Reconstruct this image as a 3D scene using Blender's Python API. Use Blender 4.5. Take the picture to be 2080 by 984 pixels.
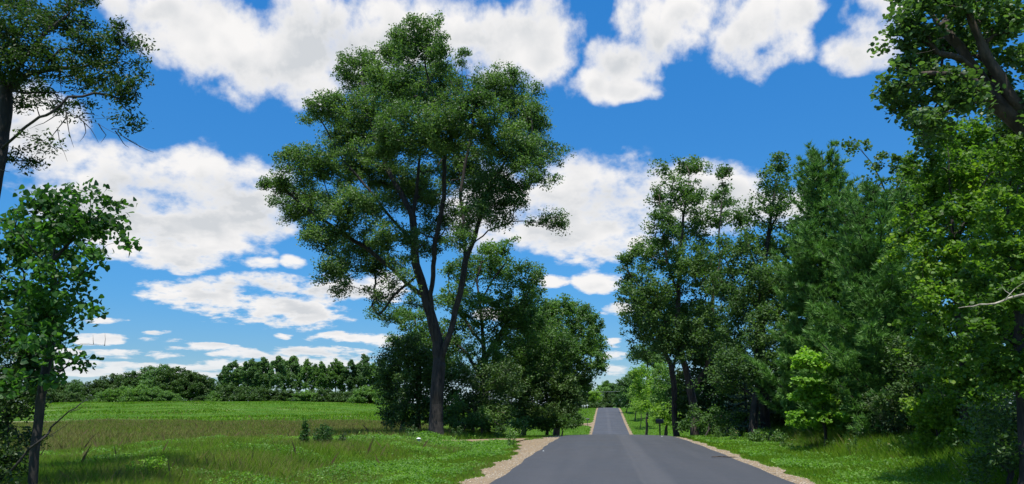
import bpy, math, random
import numpy as np
R = math.radians
for o in list(bpy.data.objects): bpy.data.objects.remove(o)
scene = bpy.context.scene
COL = scene.collection

# ------------------------------------------------------------------ camera
F = 1550.0; CU, CV = 1040.0, 492.0
PITCH = math.atan(328/F); YAW = math.atan(185*math.cos(math.atan(328/F))/F)
EYE = np.array([0.0, 0.0, 1.75])
cam = bpy.data.cameras.new('camera'); camo = bpy.data.objects.new('camera', cam); COL.objects.link(camo)
camo.location = EYE; camo.rotation_euler = (math.pi/2 + PITCH, 0, YAW)
cam.sensor_width = 36; cam.lens = F/2080*36; cam.clip_start = 0.05; cam.clip_end = 6000
scene.camera = camo
scene.render.resolution_x = 1024; scene.render.resolution_y = 484
fw = np.array([-math.sin(YAW)*math.cos(PITCH), math.cos(YAW)*math.cos(PITCH), math.sin(PITCH)])
rt = np.array([math.cos(YAW), math.sin(YAW), 0.0])
up = np.cross(rt, fw)

def P(u, v, Y):
    d = fw + rt*(u-CU)/F - up*(v-CV)/F
    return EYE + d*(Y/d[1])
def azel(u, v):
    d = fw + rt*(u-CU)/F - up*(v-CV)/F; d = d/np.linalg.norm(d)
    return math.atan2(d[0], d[1]), math.asin(d[2])

# ------------------------------------------------------------------ light
SUN_EL, SUN_AZ = 67.0, 186.0           # azimuth from +Y towards +X, degrees
S = dict(sun=4.6, sky=0.10, exposure=0.45)
sd = bpy.data.lights.new('sun', 'SUN'); sd.energy = S['sun']; sd.angle = R(0.53); sd.color = (1.0, .955, .88)
so = bpy.data.objects.new('sun', sd); COL.objects.link(so)
so.rotation_euler = (R(90-SUN_EL), 0, R(180-SUN_AZ)); so.location = (0, 0, 60)
# local -Z must point from sun: check direction numerically
from mathutils import Vector, Euler
sv = Vector((math.sin(R(SUN_AZ))*math.cos(R(SUN_EL)), math.cos(R(SUN_AZ))*math.cos(R(SUN_EL)), math.sin(R(SUN_EL))))
so.rotation_euler = sv.to_track_quat('Z', 'Y').to_euler()

vs = scene.view_settings
vs.view_transform = 'Standard'; vs.look = 'None'; vs.exposure = S['exposure']; vs.gamma = 1; vs.use_curve_mapping = False
scene.render.engine = 'CYCLES'
scene.cycles.max_bounces = 8; scene.cycles.diffuse_bounces = 7; scene.cycles.transmission_bounces = 4
scene.cycles.transparent_max_bounces = 4

class NT:
    """tiny helper for node maths"""
    def __init__(s, tree): s.t = tree
    def n(s, typ, **kw):
        nd = s.t.nodes.new(typ)
        for k, v in kw.items(): setattr(nd, k, v)
        return nd
    def link(s, a, b): s.t.links.new(a, b)
    def put(s, sock, v):
        if isinstance(v, bpy.types.NodeSocket): s.link(v, sock)
        else: sock.default_value = v
    def m(s, op, a, b=None, c=None, clamp=False):
        nd = s.n('ShaderNodeMath', operation=op); nd.use_clamp = clamp
        s.put(nd.inputs[0], a)
        if b is not None: s.put(nd.inputs[1], b)
        if c is not None: s.put(nd.inputs[2], c)
        return nd.outputs[0]
    def vm(s, op, a, b=None, out=0):
        nd = s.n('ShaderNodeVectorMath', operation=op)
        s.put(nd.inputs[0], a)
        if b is not None: s.put(nd.inputs[1], b)
        return nd.outputs[out]
    def comb(s, x, y, z):
        nd = s.n('ShaderNodeCombineXYZ')
        for i, q in enumerate((x, y, z)): s.put(nd.inputs[i], q)
        return nd.outputs[0]
    def noise(s, vec, scale, detail=3, rough=.5, dist=0.0):
        nd = s.n('ShaderNodeTexNoise')
        s.put(nd.inputs['Vector'], vec); nd.inputs['Scale'].default_value = scale
        nd.inputs['Detail'].default_value = detail; nd.inputs['Roughness'].default_value = rough
        nd.inputs['Distortion'].default_value = dist
        return nd.outputs['Fac']
    def ss(s, v, a, b, x=0.0, y=1.0):
        nd = s.n('ShaderNodeMapRange', interpolation_type='SMOOTHSTEP')
        s.put(nd.inputs[0], v); nd.inputs[1].default_value = a; nd.inputs[2].default_value = b
        nd.inputs[3].default_value = x; nd.inputs[4].default_value = y
        return nd.outputs[0]
    def mix(s, f, a, b, blend='MIX'):
        nd = s.n('ShaderNodeMix', data_type='RGBA', blend_type=blend)
        s.put(nd.inputs[0], f)
        for k, q in ((6, a), (7, b)):
            if isinstance(q, (tuple, list)) and len(q) == 3: q = (*q, 1)
            s.put(nd.inputs[k], q)
        return nd.outputs[2]

CLOUDS = [  # u, v, ru, rv of the puffs, turned into azimuth and elevation below
 (330,25,110,55),(430,70,180,85),(560,110,150,105),(700,75,180,115),(890,60,180,85),(1030,85,125,95),(600,170,80,50),(1100,130,50,45),
 (1340,50,95,75),(1265,125,85,60),(1200,175,55,45),(1265,185,75,32),(1385,10,50,45),
 (1560,65,100,75),(1550,120,65,36),(1625,20,60,45),
 (1755,85,82,58),(1790,20,70,50),(1740,120,45,28),
 (300,345,120,50),(430,380,170,68),(240,415,150,75),(360,470,170,62),(400,430,130,55),(520,430,85,60),(340,518,130,28),(40,270,110,100),(110,330,60,50),
 (1200,400,170,72),(1170,465,150,60),(1380,370,150,45),(1450,425,120,50),(1625,400,45,34),(1270,500,90,32),(1580,420,70,40),(1000,420,100,80),
 (430,605,110,34),(580,628,130,32),(530,580,110,25),(700,588,110,28),(790,575,60,20),
 (500,532,42,13),(578,525,25,14),(730,688,95,12),(650,716,100,12),(1125,573,42,14),(1215,570,45,22),(560,677,22,7),(1260,630,40,12),
 (220,690,55,8),(165,717,50,8),(290,718,80,9),(410,705,60,7),(500,720,50,9),(320,677,25,5),(335,692,34,6),(480,737,70,8),(650,733,110,12),(600,747,120,8),(300,745,140,9),(120,738,60,7),(250,722,90,7),(420,745,120,7),(250,758,200,8),(90,705,40,6),(560,760,120,7),
 (1250,697,22,7),(1250,722,24,9),(1248,748,30,10),(1100,700,60,12),(1000,640,50,12),(200,650,40,7),
]
def build_world():
    w = bpy.data.worlds.new('World'); scene.world = w; w.use_nodes = True
    t = w.node_tree; t.nodes.clear(); N = NT(t)
    out = N.n('ShaderNodeOutputWorld'); bg = N.n('ShaderNodeBackground'); N.link(bg.outputs[0], out.inputs[0])
    sky = N.n('ShaderNodeTexSky', sky_type='NISHITA'); sky.sun_disc = False
    sky.sun_elevation = R(SUN_EL); sky.sun_rotation = R(SUN_AZ)
    sky.air_density = 1.0; sky.dust_density = 0.3; sky.ozone_density = 3.0; sky.altitude = 300
    hs = N.n('ShaderNodeHueSaturation'); hs.inputs['Saturation'].default_value = 1.12
    N.link(sky.outputs[0], hs.inputs['Color'])
    tc = N.n('ShaderNodeTexCoord')
    d = N.vm('NORMALIZE', tc.outputs['Generated'])
    sp = N.n('ShaderNodeSeparateXYZ'); N.link(d, sp.inputs[0])
    az = N.m('ARCTAN2', sp.outputs[0], sp.outputs[1]); el = N.m('ARCSINE', sp.outputs[2])
    elp = N.m('MAXIMUM', el, 0.002)
    skyc = N.mix(N.ss(el, .0, .22), SK0, SK1); skyc = N.mix(N.ss(el, .15, .60), skyc, SK2)
    base = N.mix(1.0, hs.outputs[0], skyc, 'MULTIPLY')
    vec = N.comb(az, elp, 0.0)
    lg = N.m('LOGARITHM', N.m('ADD', elp, .07), math.e)
    nv = N.comb(az, N.m('MULTIPLY', lg, .50), 3.7)
    n1 = N.noise(nv, 10.0, 7, .55); n2 = N.noise(nv, 34.0, 4, .62)
    wn = N.n('ShaderNodeTexNoise'); wn.inputs['Scale'].default_value = 8; wn.inputs['Detail'].default_value = 3
    N.link(N.vm('ADD', nv, (5, 3, 1)), wn.inputs['Vector'])
    wo = N.vm('SUBTRACT', wn.outputs['Color'], (.5, .5, .5))
    wo = N.vm('MULTIPLY', wo, N.comb(.07, N.m('MULTIPLY', N.m('ADD', elp, .04), .16), 0.0))
    vw = N.vm('ADD', vec, wo)
    def field(vv, lst, dy, grow):
        acc = None
        for (u, v, ru, rv) in lst:
            a0, e0 = azel(u, v); a1, _ = azel(u+ru, v); _, e1 = azel(u, v-rv)
            ra, re = abs(a1-a0)*grow, abs(e1-e0)*grow
            nd = N.n('ShaderNodeVectorMath', operation='MULTIPLY_ADD'); N.link(vv, nd.inputs[0])
            nd.inputs[1].default_value = (1/ra, 1/re, 0); nd.inputs[2].default_value = (-a0/ra, -(e0-dy*re)/re, 0)
            l = N.vm('DOT_PRODUCT', nd.outputs[0], nd.outputs[0], out=1)
            acc = l if acc is None else N.m('SMOOTH_MIN', acc, l, .25)
        return N.m('MAXIMUM', N.m('SUBTRACT', 1.0, acc), -.8)
    acc = field(vw, CLOUDS, 0.0, 1.08)
    big = [c for c in CLOUDS if c[2]*c[3] > 1800]
    low = field(vw, big, .42, .92)                       # the undersides, away from the sun
    # clouds outside the pictured part of the sky
    far = N.m('SUBTRACT', N.m('MULTIPLY', n1, 4.0), 2.3)
    side = N.ss(N.m('ABSOLUTE', N.m('ADD', az, .116)), .66, .80)
    top = N.ss(elp, .58, .70)
    outm = N.m('MAXIMUM', side, top)
    far = N.m('SUBTRACT', N.m('MULTIPLY', far, outm), N.m('MULTIPLY', N.m('SUBTRACT', 1.0, outm), 2.0))
    acc = N.m('MAXIMUM', acc, far)
    nz = N.m('ADD', N.m('MULTIPLY', N.m('SUBTRACT', n1, .5), 3.9), N.m('MULTIPLY', N.m('SUBTRACT', n2, .5), N.ss(el, .25, .06, 1.5, 4.6)))
    dn = N.m('ADD', N.m('ADD', acc, .12), nz)
    # crisp edges on the upper rims, soft and wispy ones below
    alpha = N.m('MULTIPLY', N.ss(dn, -.22, .95), N.ss(acc, -.76, -.35))
    n3 = N.noise(N.vm('ADD', nv, (.006, .03, 0)), 8.0, 3, .50)
    n4 = N.noise(nv, 8.0, 3, .50)   # the same billows seen a little towards the sun
    lit = N.m('MULTIPLY', N.m('SUBTRACT', n4, n3), 8.0)
    shade = N.m('ADD', N.m('MULTIPLY', N.ss(low, -.3, 1.1), .60), N.m('MULTIPLY', N.ss(dn, .3, 2.6), .42))
    shade = N.m('SUBTRACT', shade, N.m('MULTIPLY', lit, .42)); shade = N.m('MULTIPLY', shade, N.ss(dn, .25, 1.3), clamp=True)
    ccol = N.mix(shade, (6.9, 6.8, 6.75), (4.7, 4.9, 5.15))
    alpha = N.m('MULTIPLY', alpha, N.ss(el, .0, .10, .70, 1.0))
    thin = N.m('ADD', N.m('MULTIPLY', N.ss(el, .14, .0), .12), N.m('MULTIPLY', N.ss(el, .06, .0), .45))
    base2 = N.mix(thin, base, (5.6, 6.4, 6.9))
    col = N.mix(alpha, base2, ccol)
    N.link(col, bg.inputs[0]); bg.inputs[1].default_value = S['sky']
    w.cycles.sampling_method = 'MANUAL'; w.cycles.sample_map_resolution = 512
SK0, SK1, SK2 = (.30, .50, .74), (.34, .77, 1.03), (.33, 1.08, 1.48)
build_world()

# ------------------------------------------------------------------ terrain
def sm(x, pts):
    xs, ys = zip(*pts)
    x = np.asarray(x, float)
    # monotone-ish smooth interpolation through averaging of shifted linear lookups
    return sum(np.interp(x+o, xs, ys) for o in (-6, -3, 0, 3, 6))/5
RP = [(-80,-.3),(0,0),(17,0),(34,-.04),(46,-.17),(54,-.36),(62,-.85),(75,-1.9),(98,-3.6),(118,-4.1),(136,-3.75),(150,-3.35),(180,-2.5),(208,-1.35),(240,-.2),(256,.22),(268,.30),(285,-.1),(320,-1.6),(420,-3.5),(900,-5),(4000,-5)]
FP = [(-80,-.3),(0,-.3),(30,-.42),(60,-.55),(95,-.62),(120,-.2),(150,.6),(180,1.6),(200,2.25),(225,2.45),(300,2.0),(500,0),(4000,-6)]
def ss(x, a, b):
    t = np.clip((x-a)/(b-a), 0, 1); return t*t*(3-2*t)
def H(X, Y):
    X = np.asarray(X, float); Y = np.asarray(Y, float)
    r = sm(Y, RP)
    bump = .10*np.sin(X*.23+1.3)*np.sin(Y*.17+.4) + .05*np.sin(X*.61+Y*.37)
    ditch = -.28*np.exp(-((X+6.6)/1.7)**2) - .22*np.exp(-((X-7.6)/1.5)**2)
    ditch = ditch*(1-np.exp(-((Y-40.5)/3.0)**2)*(X < 0))
    off = ss(X, 4.9, 9) + ss(-X, 3.4, 8)
    rr = r + ditch + bump*off + .022*np.maximum(X-9, 0)*(1-ss(X, 9, 60)) + .10*ss(-X, 4, 12)*ss(Y, 150, 200)
    w = ss(-X, 10, 24+.02*np.maximum(Y-60, 0))
    hill = ss(Y, 100, 190)*(-1.3*ss(X, -85, -48) - .55*ss(-X, 90, 190))
    f = sm(Y, FP) + hill + bump*.8
    z = rr*(1-w) + f*w
    return z - .05*np.exp(-(np.maximum(np.abs(X-.9)-3.6, 0)/.6)**2)   # bed under the road
RX0, RX1 = -2.45, 4.1
def roadx(Y): return .0034*np.maximum(np.asarray(Y, float)-20, 0)*ss(Y, 40, 160) # slight drift of the road line
def G(u, Y):
    """ground point at forward distance Y in photo column u"""
    z = 0.0
    for _ in range(6):
        k = (u-CU)/F
        # dot(p-EYE, rt) = k*dot(p-EYE, fw)
        a = rt - k*fw
        x = -(a[1]*Y + a[2]*(z-EYE[2]))/a[0]
        z = float(H(x, Y))
    return np.array([x, Y, z])

# ------------------------------------------------------------------ helpers
def tag(o, label=None, cat=None, group=None, kind=None):
    if label: o['label'] = label
    if cat: o['category'] = cat
    if group: o['group'] = group
    if kind: o['kind'] = kind
    return o
def empty(name, loc, label, cat, group=None):
    o = bpy.data.objects.new(name, None); COL.objects.link(o); o.location = loc; o.empty_display_size = .3
    return tag(o, label, cat, group)
def mesh_np(name, verts, faces_k, mat, parent=None, attrs=None, smooth=False):
    """faces_k: list of (n,k) int arrays"""
    me = bpy.data.meshes.new(name)
    verts = np.ascontiguousarray(verts, dtype=np.float32)
    me.vertices.add(len(verts)); me.vertices.foreach_set('co', verts.ravel())
    loops = np.concatenate([f.ravel() for f in faces_k]).astype(np.int32)
    sizes = np.concatenate([np.full(len(f), f.shape[1]) for f in faces_k]).astype(np.int32)
    starts = np.concatenate([[0], np.cumsum(sizes)[:-1]]).astype(np.int32)
    me.loops.add(len(loops)); me.loops.foreach_set('vertex_index', loops)
    me.polygons.add(len(sizes)); me.polygons.foreach_set('loop_start', starts)
    try: me.polygons.foreach_set('loop_total', sizes)
    except Exception: pass
    me.polygons.foreach_set('use_smooth', np.full(len(sizes), smooth))
    me.update(calc_edges=True)
    if attrs:
        for k, v in attrs.items():
            at = me.attributes.new(k, 'FLOAT', 'FACE'); at.data.foreach_set('value', np.asarray(v, np.float32))
    me.materials.append(mat)
    o = bpy.data.objects.new(name, me); COL.objects.link(o)
    if parent is not None: o.parent = parent
    return o
class MB:
    """collects boxes and tubes into one mesh"""
    def __init__(s): s.v = []; s.f = []
    def box(s, x0, x1, y0, y1, z0, z1):
        b = len(s.v)
        s.v += [(x0,y0,z0),(x1,y0,z0),(x1,y1,z0),(x0,y1,z0),(x0,y0,z1),(x1,y0,z1),(x1,y1,z1),(x0,y1,z1)]
        s.f += [tuple(b+i for i in q) for q in ((0,3,2,1),(4,5,6,7),(0,1,5,4),(1,2,6,5),(2,3,7,6),(3,0,4,7))]
    def tube(s, pts, rads, n=8, cap=True):
        pts = [np.array(p, float) for p in pts]; rings = []
        for i, p in enumerate(pts):
            t = pts[min(i+1, len(pts)-1)] - pts[max(i-1, 0)]; t /= np.linalg.norm(t)
            ref = np.array([0, 1, 0.]) if abs(t[1]) < .9 else np.array([1., 0, 0])
            a = np.cross(t, ref); a /= np.linalg.norm(a); b = np.cross(t, a)
            rings.append(len(s.v))
            for k in range(n):
                th = 2*math.pi*k/n; s.v.append(tuple(p + rads[i]*(a*math.cos(th)+b*math.sin(th))))
        for i in range(len(pts)-1):
            for k in range(n):
                s.f.append((rings[i]+k, rings[i]+(k+1) % n, rings[i+1]+(k+1) % n, rings[i+1]+k))
        if cap:
            s.f.append(tuple(rings[0]+k for k in range(n))[::-1]); s.f.append(tuple(rings[-1]+k for k in range(n)))
    def prism(s, prof, axis_pts):
        """profile (list of xz) extruded in y between axis_pts y0,y1"""
        b = len(s.v); n = len(prof); y0, y1 = axis_pts
        s.v += [(x, y0, z) for x, z in prof] + [(x, y1, z) for x, z in prof]
        s.f += [tuple(b+i for i in range(n)), tuple(b+n+i for i in range(n))[::-1]]
        for i in range(n): s.f.append((b+i, b+n+i, b+n+(i+1) % n, b+(i+1) % n))
    def build(s, name, mat, parent=None, smooth=False, bevel=0):
        me = bpy.data.meshes.new(name); me.from_pydata(s.v, [], s.f); me.materials.append(mat)
        if smooth:
            for p in me.polygons: p.use_smooth = True
        o = bpy.data.objects.new(name, me); COL.objects.link(o)
        if parent is not None: o.parent = parent
        if bevel:
            m = o.modifiers.new('bevel', 'BEVEL'); m.width = bevel; m.segments = 2
        return o

# ------------------------------------------------------------------ materials
def mat_new(name):
    m = bpy.data.materials.new(name); m.use_nodes = True; t = m.node_tree
    N = NT(t); b = t.nodes['Principled BSDF']; o = t.nodes['Material Output']
    return m, N, b, o
def simple(name, col, rough=.6, metal=0.0, var=.12, scale=20):
    m, N, b, o = mat_new(name)
    tc = N.n('ShaderNodeTexCoord')
    n = N.noise(tc.outputs['Object'], scale, 4, .6)
    c2 = tuple(max(0, c*(1-var*2)) for c in col)
    N.link(N.mix(N.ss(n, .35, .65), col, c2), b.inputs['Base Color'])
    b.inputs['Roughness'].default_value = rough; b.inputs['Metallic'].default_value = metal
    return m
LG = 1.72
def leaf_mat(name, cols, transl=.35, trans_tint=(1.5, 1.7, .6), rough=.5, spec=.35, patch=.35):
    """cols: darker, middle, lighter leaf colours; picked leaf by leaf and branch by branch"""
    cols = [tuple(x*LG for x in c) for c in cols]
    m, N, b, o = mat_new(name)
    at = N.n('ShaderNodeAttribute'); at.attribute_name = 'rnd'
    tc = N.n('ShaderNodeNewGeometry')
    big = N.noise(tc.outputs['Position'], patch, 2, .5)
    f = N.m('ADD', N.m('MULTIPLY', at.outputs['Fac'], .7), N.m('MULTIPLY', N.m('SUBTRACT', big, .5), 1.6))
    c = N.mix(N.ss(f, .0, .5), cols[0], cols[1]); c = N.mix(N.ss(f, .45, 1.05), c, cols[2])
    N.link(c, b.inputs['Base Color']); b.inputs['Roughness'].default_value = rough
    b.inputs['Specular IOR Level'].default_value = spec
    tr = N.n('ShaderNodeBsdfTranslucent')
    N.link(N.mix(1.0, c, trans_tint, 'MULTIPLY'), tr.inputs[0])
    mx = N.n('ShaderNodeMixShader'); mx.inputs[0].default_value = min(.5, transl*1.2)
    N.link(b.outputs[0], mx.inputs[1]); N.link(tr.outputs[0], mx.inputs[2]); N.link(mx.outputs[0], o.inputs[0])
    return m
def bark_mat(name, c1, c2, scale=6, bump=.6):
    m, N, b, o = mat_new(name)
    g = N.n('ShaderNodeNewGeometry')
    v = N.vm('MULTIPLY', g.outputs['Position'], (1, 1, .22))
    n = N.noise(v, scale, 8, .65); n2 = N.noise(g.outputs['Position'], 1.4, 3, .5)
    c = N.mix(N.ss(n, .38, .62), c1, c2); c = N.mix(N.m('MULTIPLY', N.ss(n2, .5, .75), .45), c, tuple(x*1.25 for x in c2))
    N.link(c, b.inputs['Base Color']); b.inputs['Roughness'].default_value = .9
    bm = N.n('ShaderNodeBump'); bm.inputs['Strength'].default_value = bump; bm.inputs['Distance'].default_value = .05
    N.link(n, bm.inputs['Height']); N.link(bm.outputs[0], b.inputs['Normal'])
    return m
M = {}
M['bark'] = bark_mat('cottonwood_bark', (.02,.017,.014), (.07,.06,.05))
M['bark_dark'] = bark_mat('dark_bark', (.010,.009,.008), (.036,.031,.026), 8)
M['bark_brown'] = bark_mat('brown_bark', (.026,.019,.014), (.080,.060,.046), 6)
M['bark_pale'] = bark_mat('pale_dead_wood', (.16,.14,.11), (.42,.38,.31), 9, .3)
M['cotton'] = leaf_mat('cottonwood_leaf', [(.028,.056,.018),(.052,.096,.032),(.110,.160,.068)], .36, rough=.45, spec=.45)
M['cotton_dk'] = leaf_mat('darker_cottonwood_leaf', [(.026,.056,.017),(.046,.088,.027),(.092,.142,.052)], .36, rough=.55, spec=.3)  # slightly darker and less glossy than the other cottonwood leaf
M['elm'] = leaf_mat('small_elm_leaf', [(.014,.030,.009),(.024,.048,.013),(.048,.080,.022)], .30)
M['heart'] = leaf_mat('heart_leaf', [(.018,.048,.011),(.030,.080,.017),(.062,.135,.028)], .42)
M['maple'] = leaf_mat('maple_leaf', [(.034,.072,.012),(.062,.122,.018),(.135,.200,.022)], .40, patch=.5)
M['maple_br'] = leaf_mat('bright_maple_leaf', [(.075,.150,.018),(.120,.220,.026),(.190,.300,.040)], .48, patch=.8)
M['mid'] = leaf_mat('broad_leaf', [(.026,.058,.014),(.048,.098,.024),(.095,.160,.034)], .34, patch=.3)
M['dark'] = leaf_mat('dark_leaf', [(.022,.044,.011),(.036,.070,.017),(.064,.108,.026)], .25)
M['shrub_y'] = leaf_mat('yellow_shrub_leaf', [(.050,.095,.012),(.090,.155,.018),(.165,.225,.026)], .42, patch=.9)
M['grey'] = leaf_mat('grey_green_leaf', [(.040,.062,.030),(.070,.100,.048),(.12,.15,.075)], .3)
M['pine'] = leaf_mat('pine_needle', [(.036,.084,.017),(.064,.136,.028),(.105,.200,.040)], .22, (1.2,1.5,.7), patch=.6)
M['spruce'] = leaf_mat('spruce_needle', [(.030,.060,.044),(.050,.090,.068),(.085,.135,.105)], .15, (1,1.2,1), patch=.8)
M['far'] = leaf_mat('far_tree_leaf', [(.030,.062,.020),(.052,.102,.032),(.090,.155,.048)], .30, patch=.06)
M['far_lt'] = leaf_mat('far_light_leaf', [(.045,.09,.022),(.075,.14,.032),(.12,.20,.045)], .34, patch=.08)
M['yellowg'] = leaf_mat('yellow_green_leaf', [(.07,.13,.02),(.12,.20,.03),(.18,.27,.04)], .42, patch=.3)

# ------------------------------------------------------------------ tree builder
def build_skeleton(rng, lines, attract, step, path_w=.22, wander=.12, sag=.0):
    """lines: list of 3D polylines (first is the trunk). returns pos, parent, tips"""
    cap = 4000 + len(attract)*14
    pos = np.zeros((cap, 3)); par = np.full(cap, -1); path = np.zeros(cap); n = 0
    for li, L in enumerate(lines):
        L = [np.array(p, float) for p in L]
        if li == 0:
            pos[0] = L[0]; n = 1; cur = 0
        else:
            cur = int(np.argmin(((pos[:n]-L[0])**2).sum(1)))
        for k in range(1, len(L)):
            a = L[k-1] if k > 1 or li == 0 else pos[cur]; b = L[k]
            d = np.linalg.norm(b-a); m = max(1, int(round(d/step)))
            side = rng.normal(size=3)*d*.022
            for j in range(1, m+1):
                t = j/m; q = a+(b-a)*t + side*math.sin(math.pi*t) + rng.normal(size=3)*step*.035*(0 if j == m else 1)
                pos[n] = q; par[n] = cur; path[n] = path[cur]+np.linalg.norm(q-pos[cur]); cur = n; n += 1
    n0 = n
    A = np.array(attract)
    dm = np.array([np.sqrt(((pos[:n0]-a)**2).sum(1).min()) for a in A])
    tips = np.zeros(len(A), int)
    for ai in np.argsort(dm):
        a = A[ai]
        dv = a-pos[:n]; d = np.sqrt((dv**2).sum(1))
        up_pen = np.maximum(pos[:n, 2]-a[2], 0)*.5
        c = d + path[:n]*path_w + up_pen
        c[:2] += 3
        cur = int(np.argmin(c)); p0 = pos[cur].copy(); dd = np.linalg.norm(a-p0)
        m = min(9, max(1, int(math.ceil(dd/step))))
        t0 = (p0-pos[par[cur]]) if par[cur] >= 0 else np.array([0, 0, 1.])
        t0 = t0/(np.linalg.norm(t0)+1e-9)*dd*.35
        ctrl = p0 + t0*.7 + (a-p0)*.3 + np.array([0, 0, dd*.08])
        w = rng.normal(size=3)*dd*wander
        for j in range(1, m+1):
            t = j/m; q = (1-t)**2*p0 + 2*t*(1-t)*ctrl + t*t*a + w*math.sin(math.pi*t)*(.5 if j % 2 else 1)
            if n >= cap-1: break
            pos[n] = q; par[n] = cur; path[n] = path[cur]+np.linalg.norm(q-pos[cur]); cur = n; n += 1
        tips[ai] = cur
    return pos[:n], par[:n], tips
def skel_radii(par, n, base_r, tip_r, expo=2.25):
    acc = np.zeros(n); r = np.zeros(n); child_big = np.full(n, -1); best = np.zeros(n)
    for i in range(n-1, -1, -1):
        r[i] = max(acc[i]**(1/expo), tip_r)
        p = par[i]
        if p >= 0:
            acc[p] += r[i]**expo
            if r[i] > best[p]: best[p] = r[i]; child_big[p] = i
    k = (base_r-tip_r)/max(r[0]-tip_r, 1e-6)
    r = tip_r + (r-tip_r)*k
    return r, child_big
def tubes(pos, par, r, big, mat, name, parent, ns=6, flare=1.5, rmin=0.0, origin=None):
    n = len(pos)
    tan = np.zeros((n, 3)); has = par >= 0
    tan[has] = pos[has]-pos[par[has]]
    # node tangent: average with main child direction
    cb = big >= 0
    tt = tan/np.maximum(np.linalg.norm(tan, axis=1, keepdims=True), 1e-9)
    t2 = tt.copy(); t2[cb] += tt[big[cb]]; t2[0] = (0, 0, 1)
    t2 /= np.maximum(np.linalg.norm(t2, axis=1, keepdims=True), 1e-9)
    def frame(t):
        ref = np.tile(np.array([0.02, 1, 0.05]), (len(t), 1))
        par_ = np.abs((t*ref).sum(1)) > .97; ref[par_] = (1, 0, 0)
        a = np.cross(t, ref); a /= np.linalg.norm(a, axis=1, keepdims=True); return a, np.cross(t, a)
    rr = r.copy()
    z0 = pos[0, 2]; hgt = pos[:, 2]-z0
    rr = rr*np.where(rr > .5*r[0], 1+(flare-1)*np.exp(-np.maximum(hgt, 0)/(r[0]*2.2)), 1)
    ch = np.where(has & (r >= rmin))[0]; pa = par[ch]
    main = big[pa] == ch
    th = np.arange(ns)*2*math.pi/ns
    ct, st = np.cos(th), np.sin(th)
    a1, b1 = frame(t2[ch])
    top = pos[ch][:, None]+rr[ch][:, None, None]*(a1[:, None]*ct[None, :, None]+b1[:, None]*st[None, :, None])
    td = np.where(main[:, None], t2[pa], tt[ch]); a0, b0 = frame(td)
    r0 = np.where(main, rr[pa], np.minimum(rr[ch]*1.25, rr[pa]))
    bot = pos[pa][:, None]+r0[:, None, None]*(a0[:, None]*ct[None, :, None]+b0[:, None]*st[None, :, None])
    V = np.concatenate([bot, top], 1).reshape(-1, 3)
    if origin is not None: V = V-origin
    base = (np.arange(len(ch))*2*ns)[:, None]; k = np.arange(ns)
    Fq = np.stack([base+k, base+(k+1) % ns, base+ns+(k+1) % ns, base+ns+k], 2).reshape(-1, 4)
    return mesh_np(name, V, [Fq], mat, parent, smooth=True)
LEAF = {  # unit outlines (x along the leaf)
 'kite': np.array([(0,0),(.45,.32),(1,0),(.45,-.32)]),
 'oval': np.array([(0,0),(.35,.20),(.75,.17),(1,0),(.75,-.17),(.35,-.20)]),
 'heart': np.array([(0,0),(.02,.30),(.25,.45),(.6,.30),(1,0),(.6,-.30),(.25,-.45),(.02,-.30)]),
 'round': np.array([(0,0),(.25,.40),(.7,.38),(1,0),(.7,-.38),(.25,-.40)]),
 'needle': np.array([(0,.05),(1,.012),(1,-.012),(0,-.05)]),
}
def leaves(rng, centres, sizes, mat, name, parent, shape='kite', upb=.5, origin=None, axis=None, jitter=.35, droop=.2):
    n = len(centres); T = LEAF[shape]; k = len(T)
    nor = rng.normal(size=(n, 3)); nor[:, 2] = np.abs(nor[:, 2])+upb; nor /= np.linalg.norm(nor, axis=1, keepdims=True)
    ax = rng.normal(size=(n, 3)) if axis is None else axis + rng.normal(size=(n, 3))*jitter
    ax[:, 2] -= droop
    ax -= (ax*nor).sum(1, keepdims=True)*nor; ax /= np.maximum(np.linalg.norm(ax, axis=1, keepdims=True), 1e-6)
    bx = np.cross(nor, ax)
    s = np.asarray(sizes)[:, None, None]
    V = centres[:, None] + s*(ax[:, None]*(T[None, :, 0:1]-.4) + bx[:, None]*T[None, :, 1:2])
    V = V + (nor*(np.asarray(sizes)*.12)[:, None])[:, None]*(np.abs(T[None, :, 1:2])*2)   # slight fold
    V = V.reshape(-1, 3)
    if origin is not None: V = V-origin
    idx = np.arange(n*k).reshape(n, k)
    return mesh_np(name, V, [idx], mat, parent, {'rnd': rng.random(n)})
DENS = 4.6
def sample_blobs(rng, blobs, density, minn=3):
    """blobs: (centre, (rx,ry,rz), weight)"""
    out = []
    for c, rad, w in blobs:
        vol = (rad[0]*rad[1]*rad[2])**(2/3)
        m = max(minn, int(vol*density*w*DENS))
        d = rng.normal(size=(m, 3)); d /= np.linalg.norm(d, axis=1, keepdims=True)
        q = c + d*np.array(rad)*(rng.random((m, 1))**(1/2.4))*(1.02+.30*np.maximum(0, rng.normal(size=(m, 1))-.6))
        out.append(q)
    return np.concatenate(out)
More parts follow.
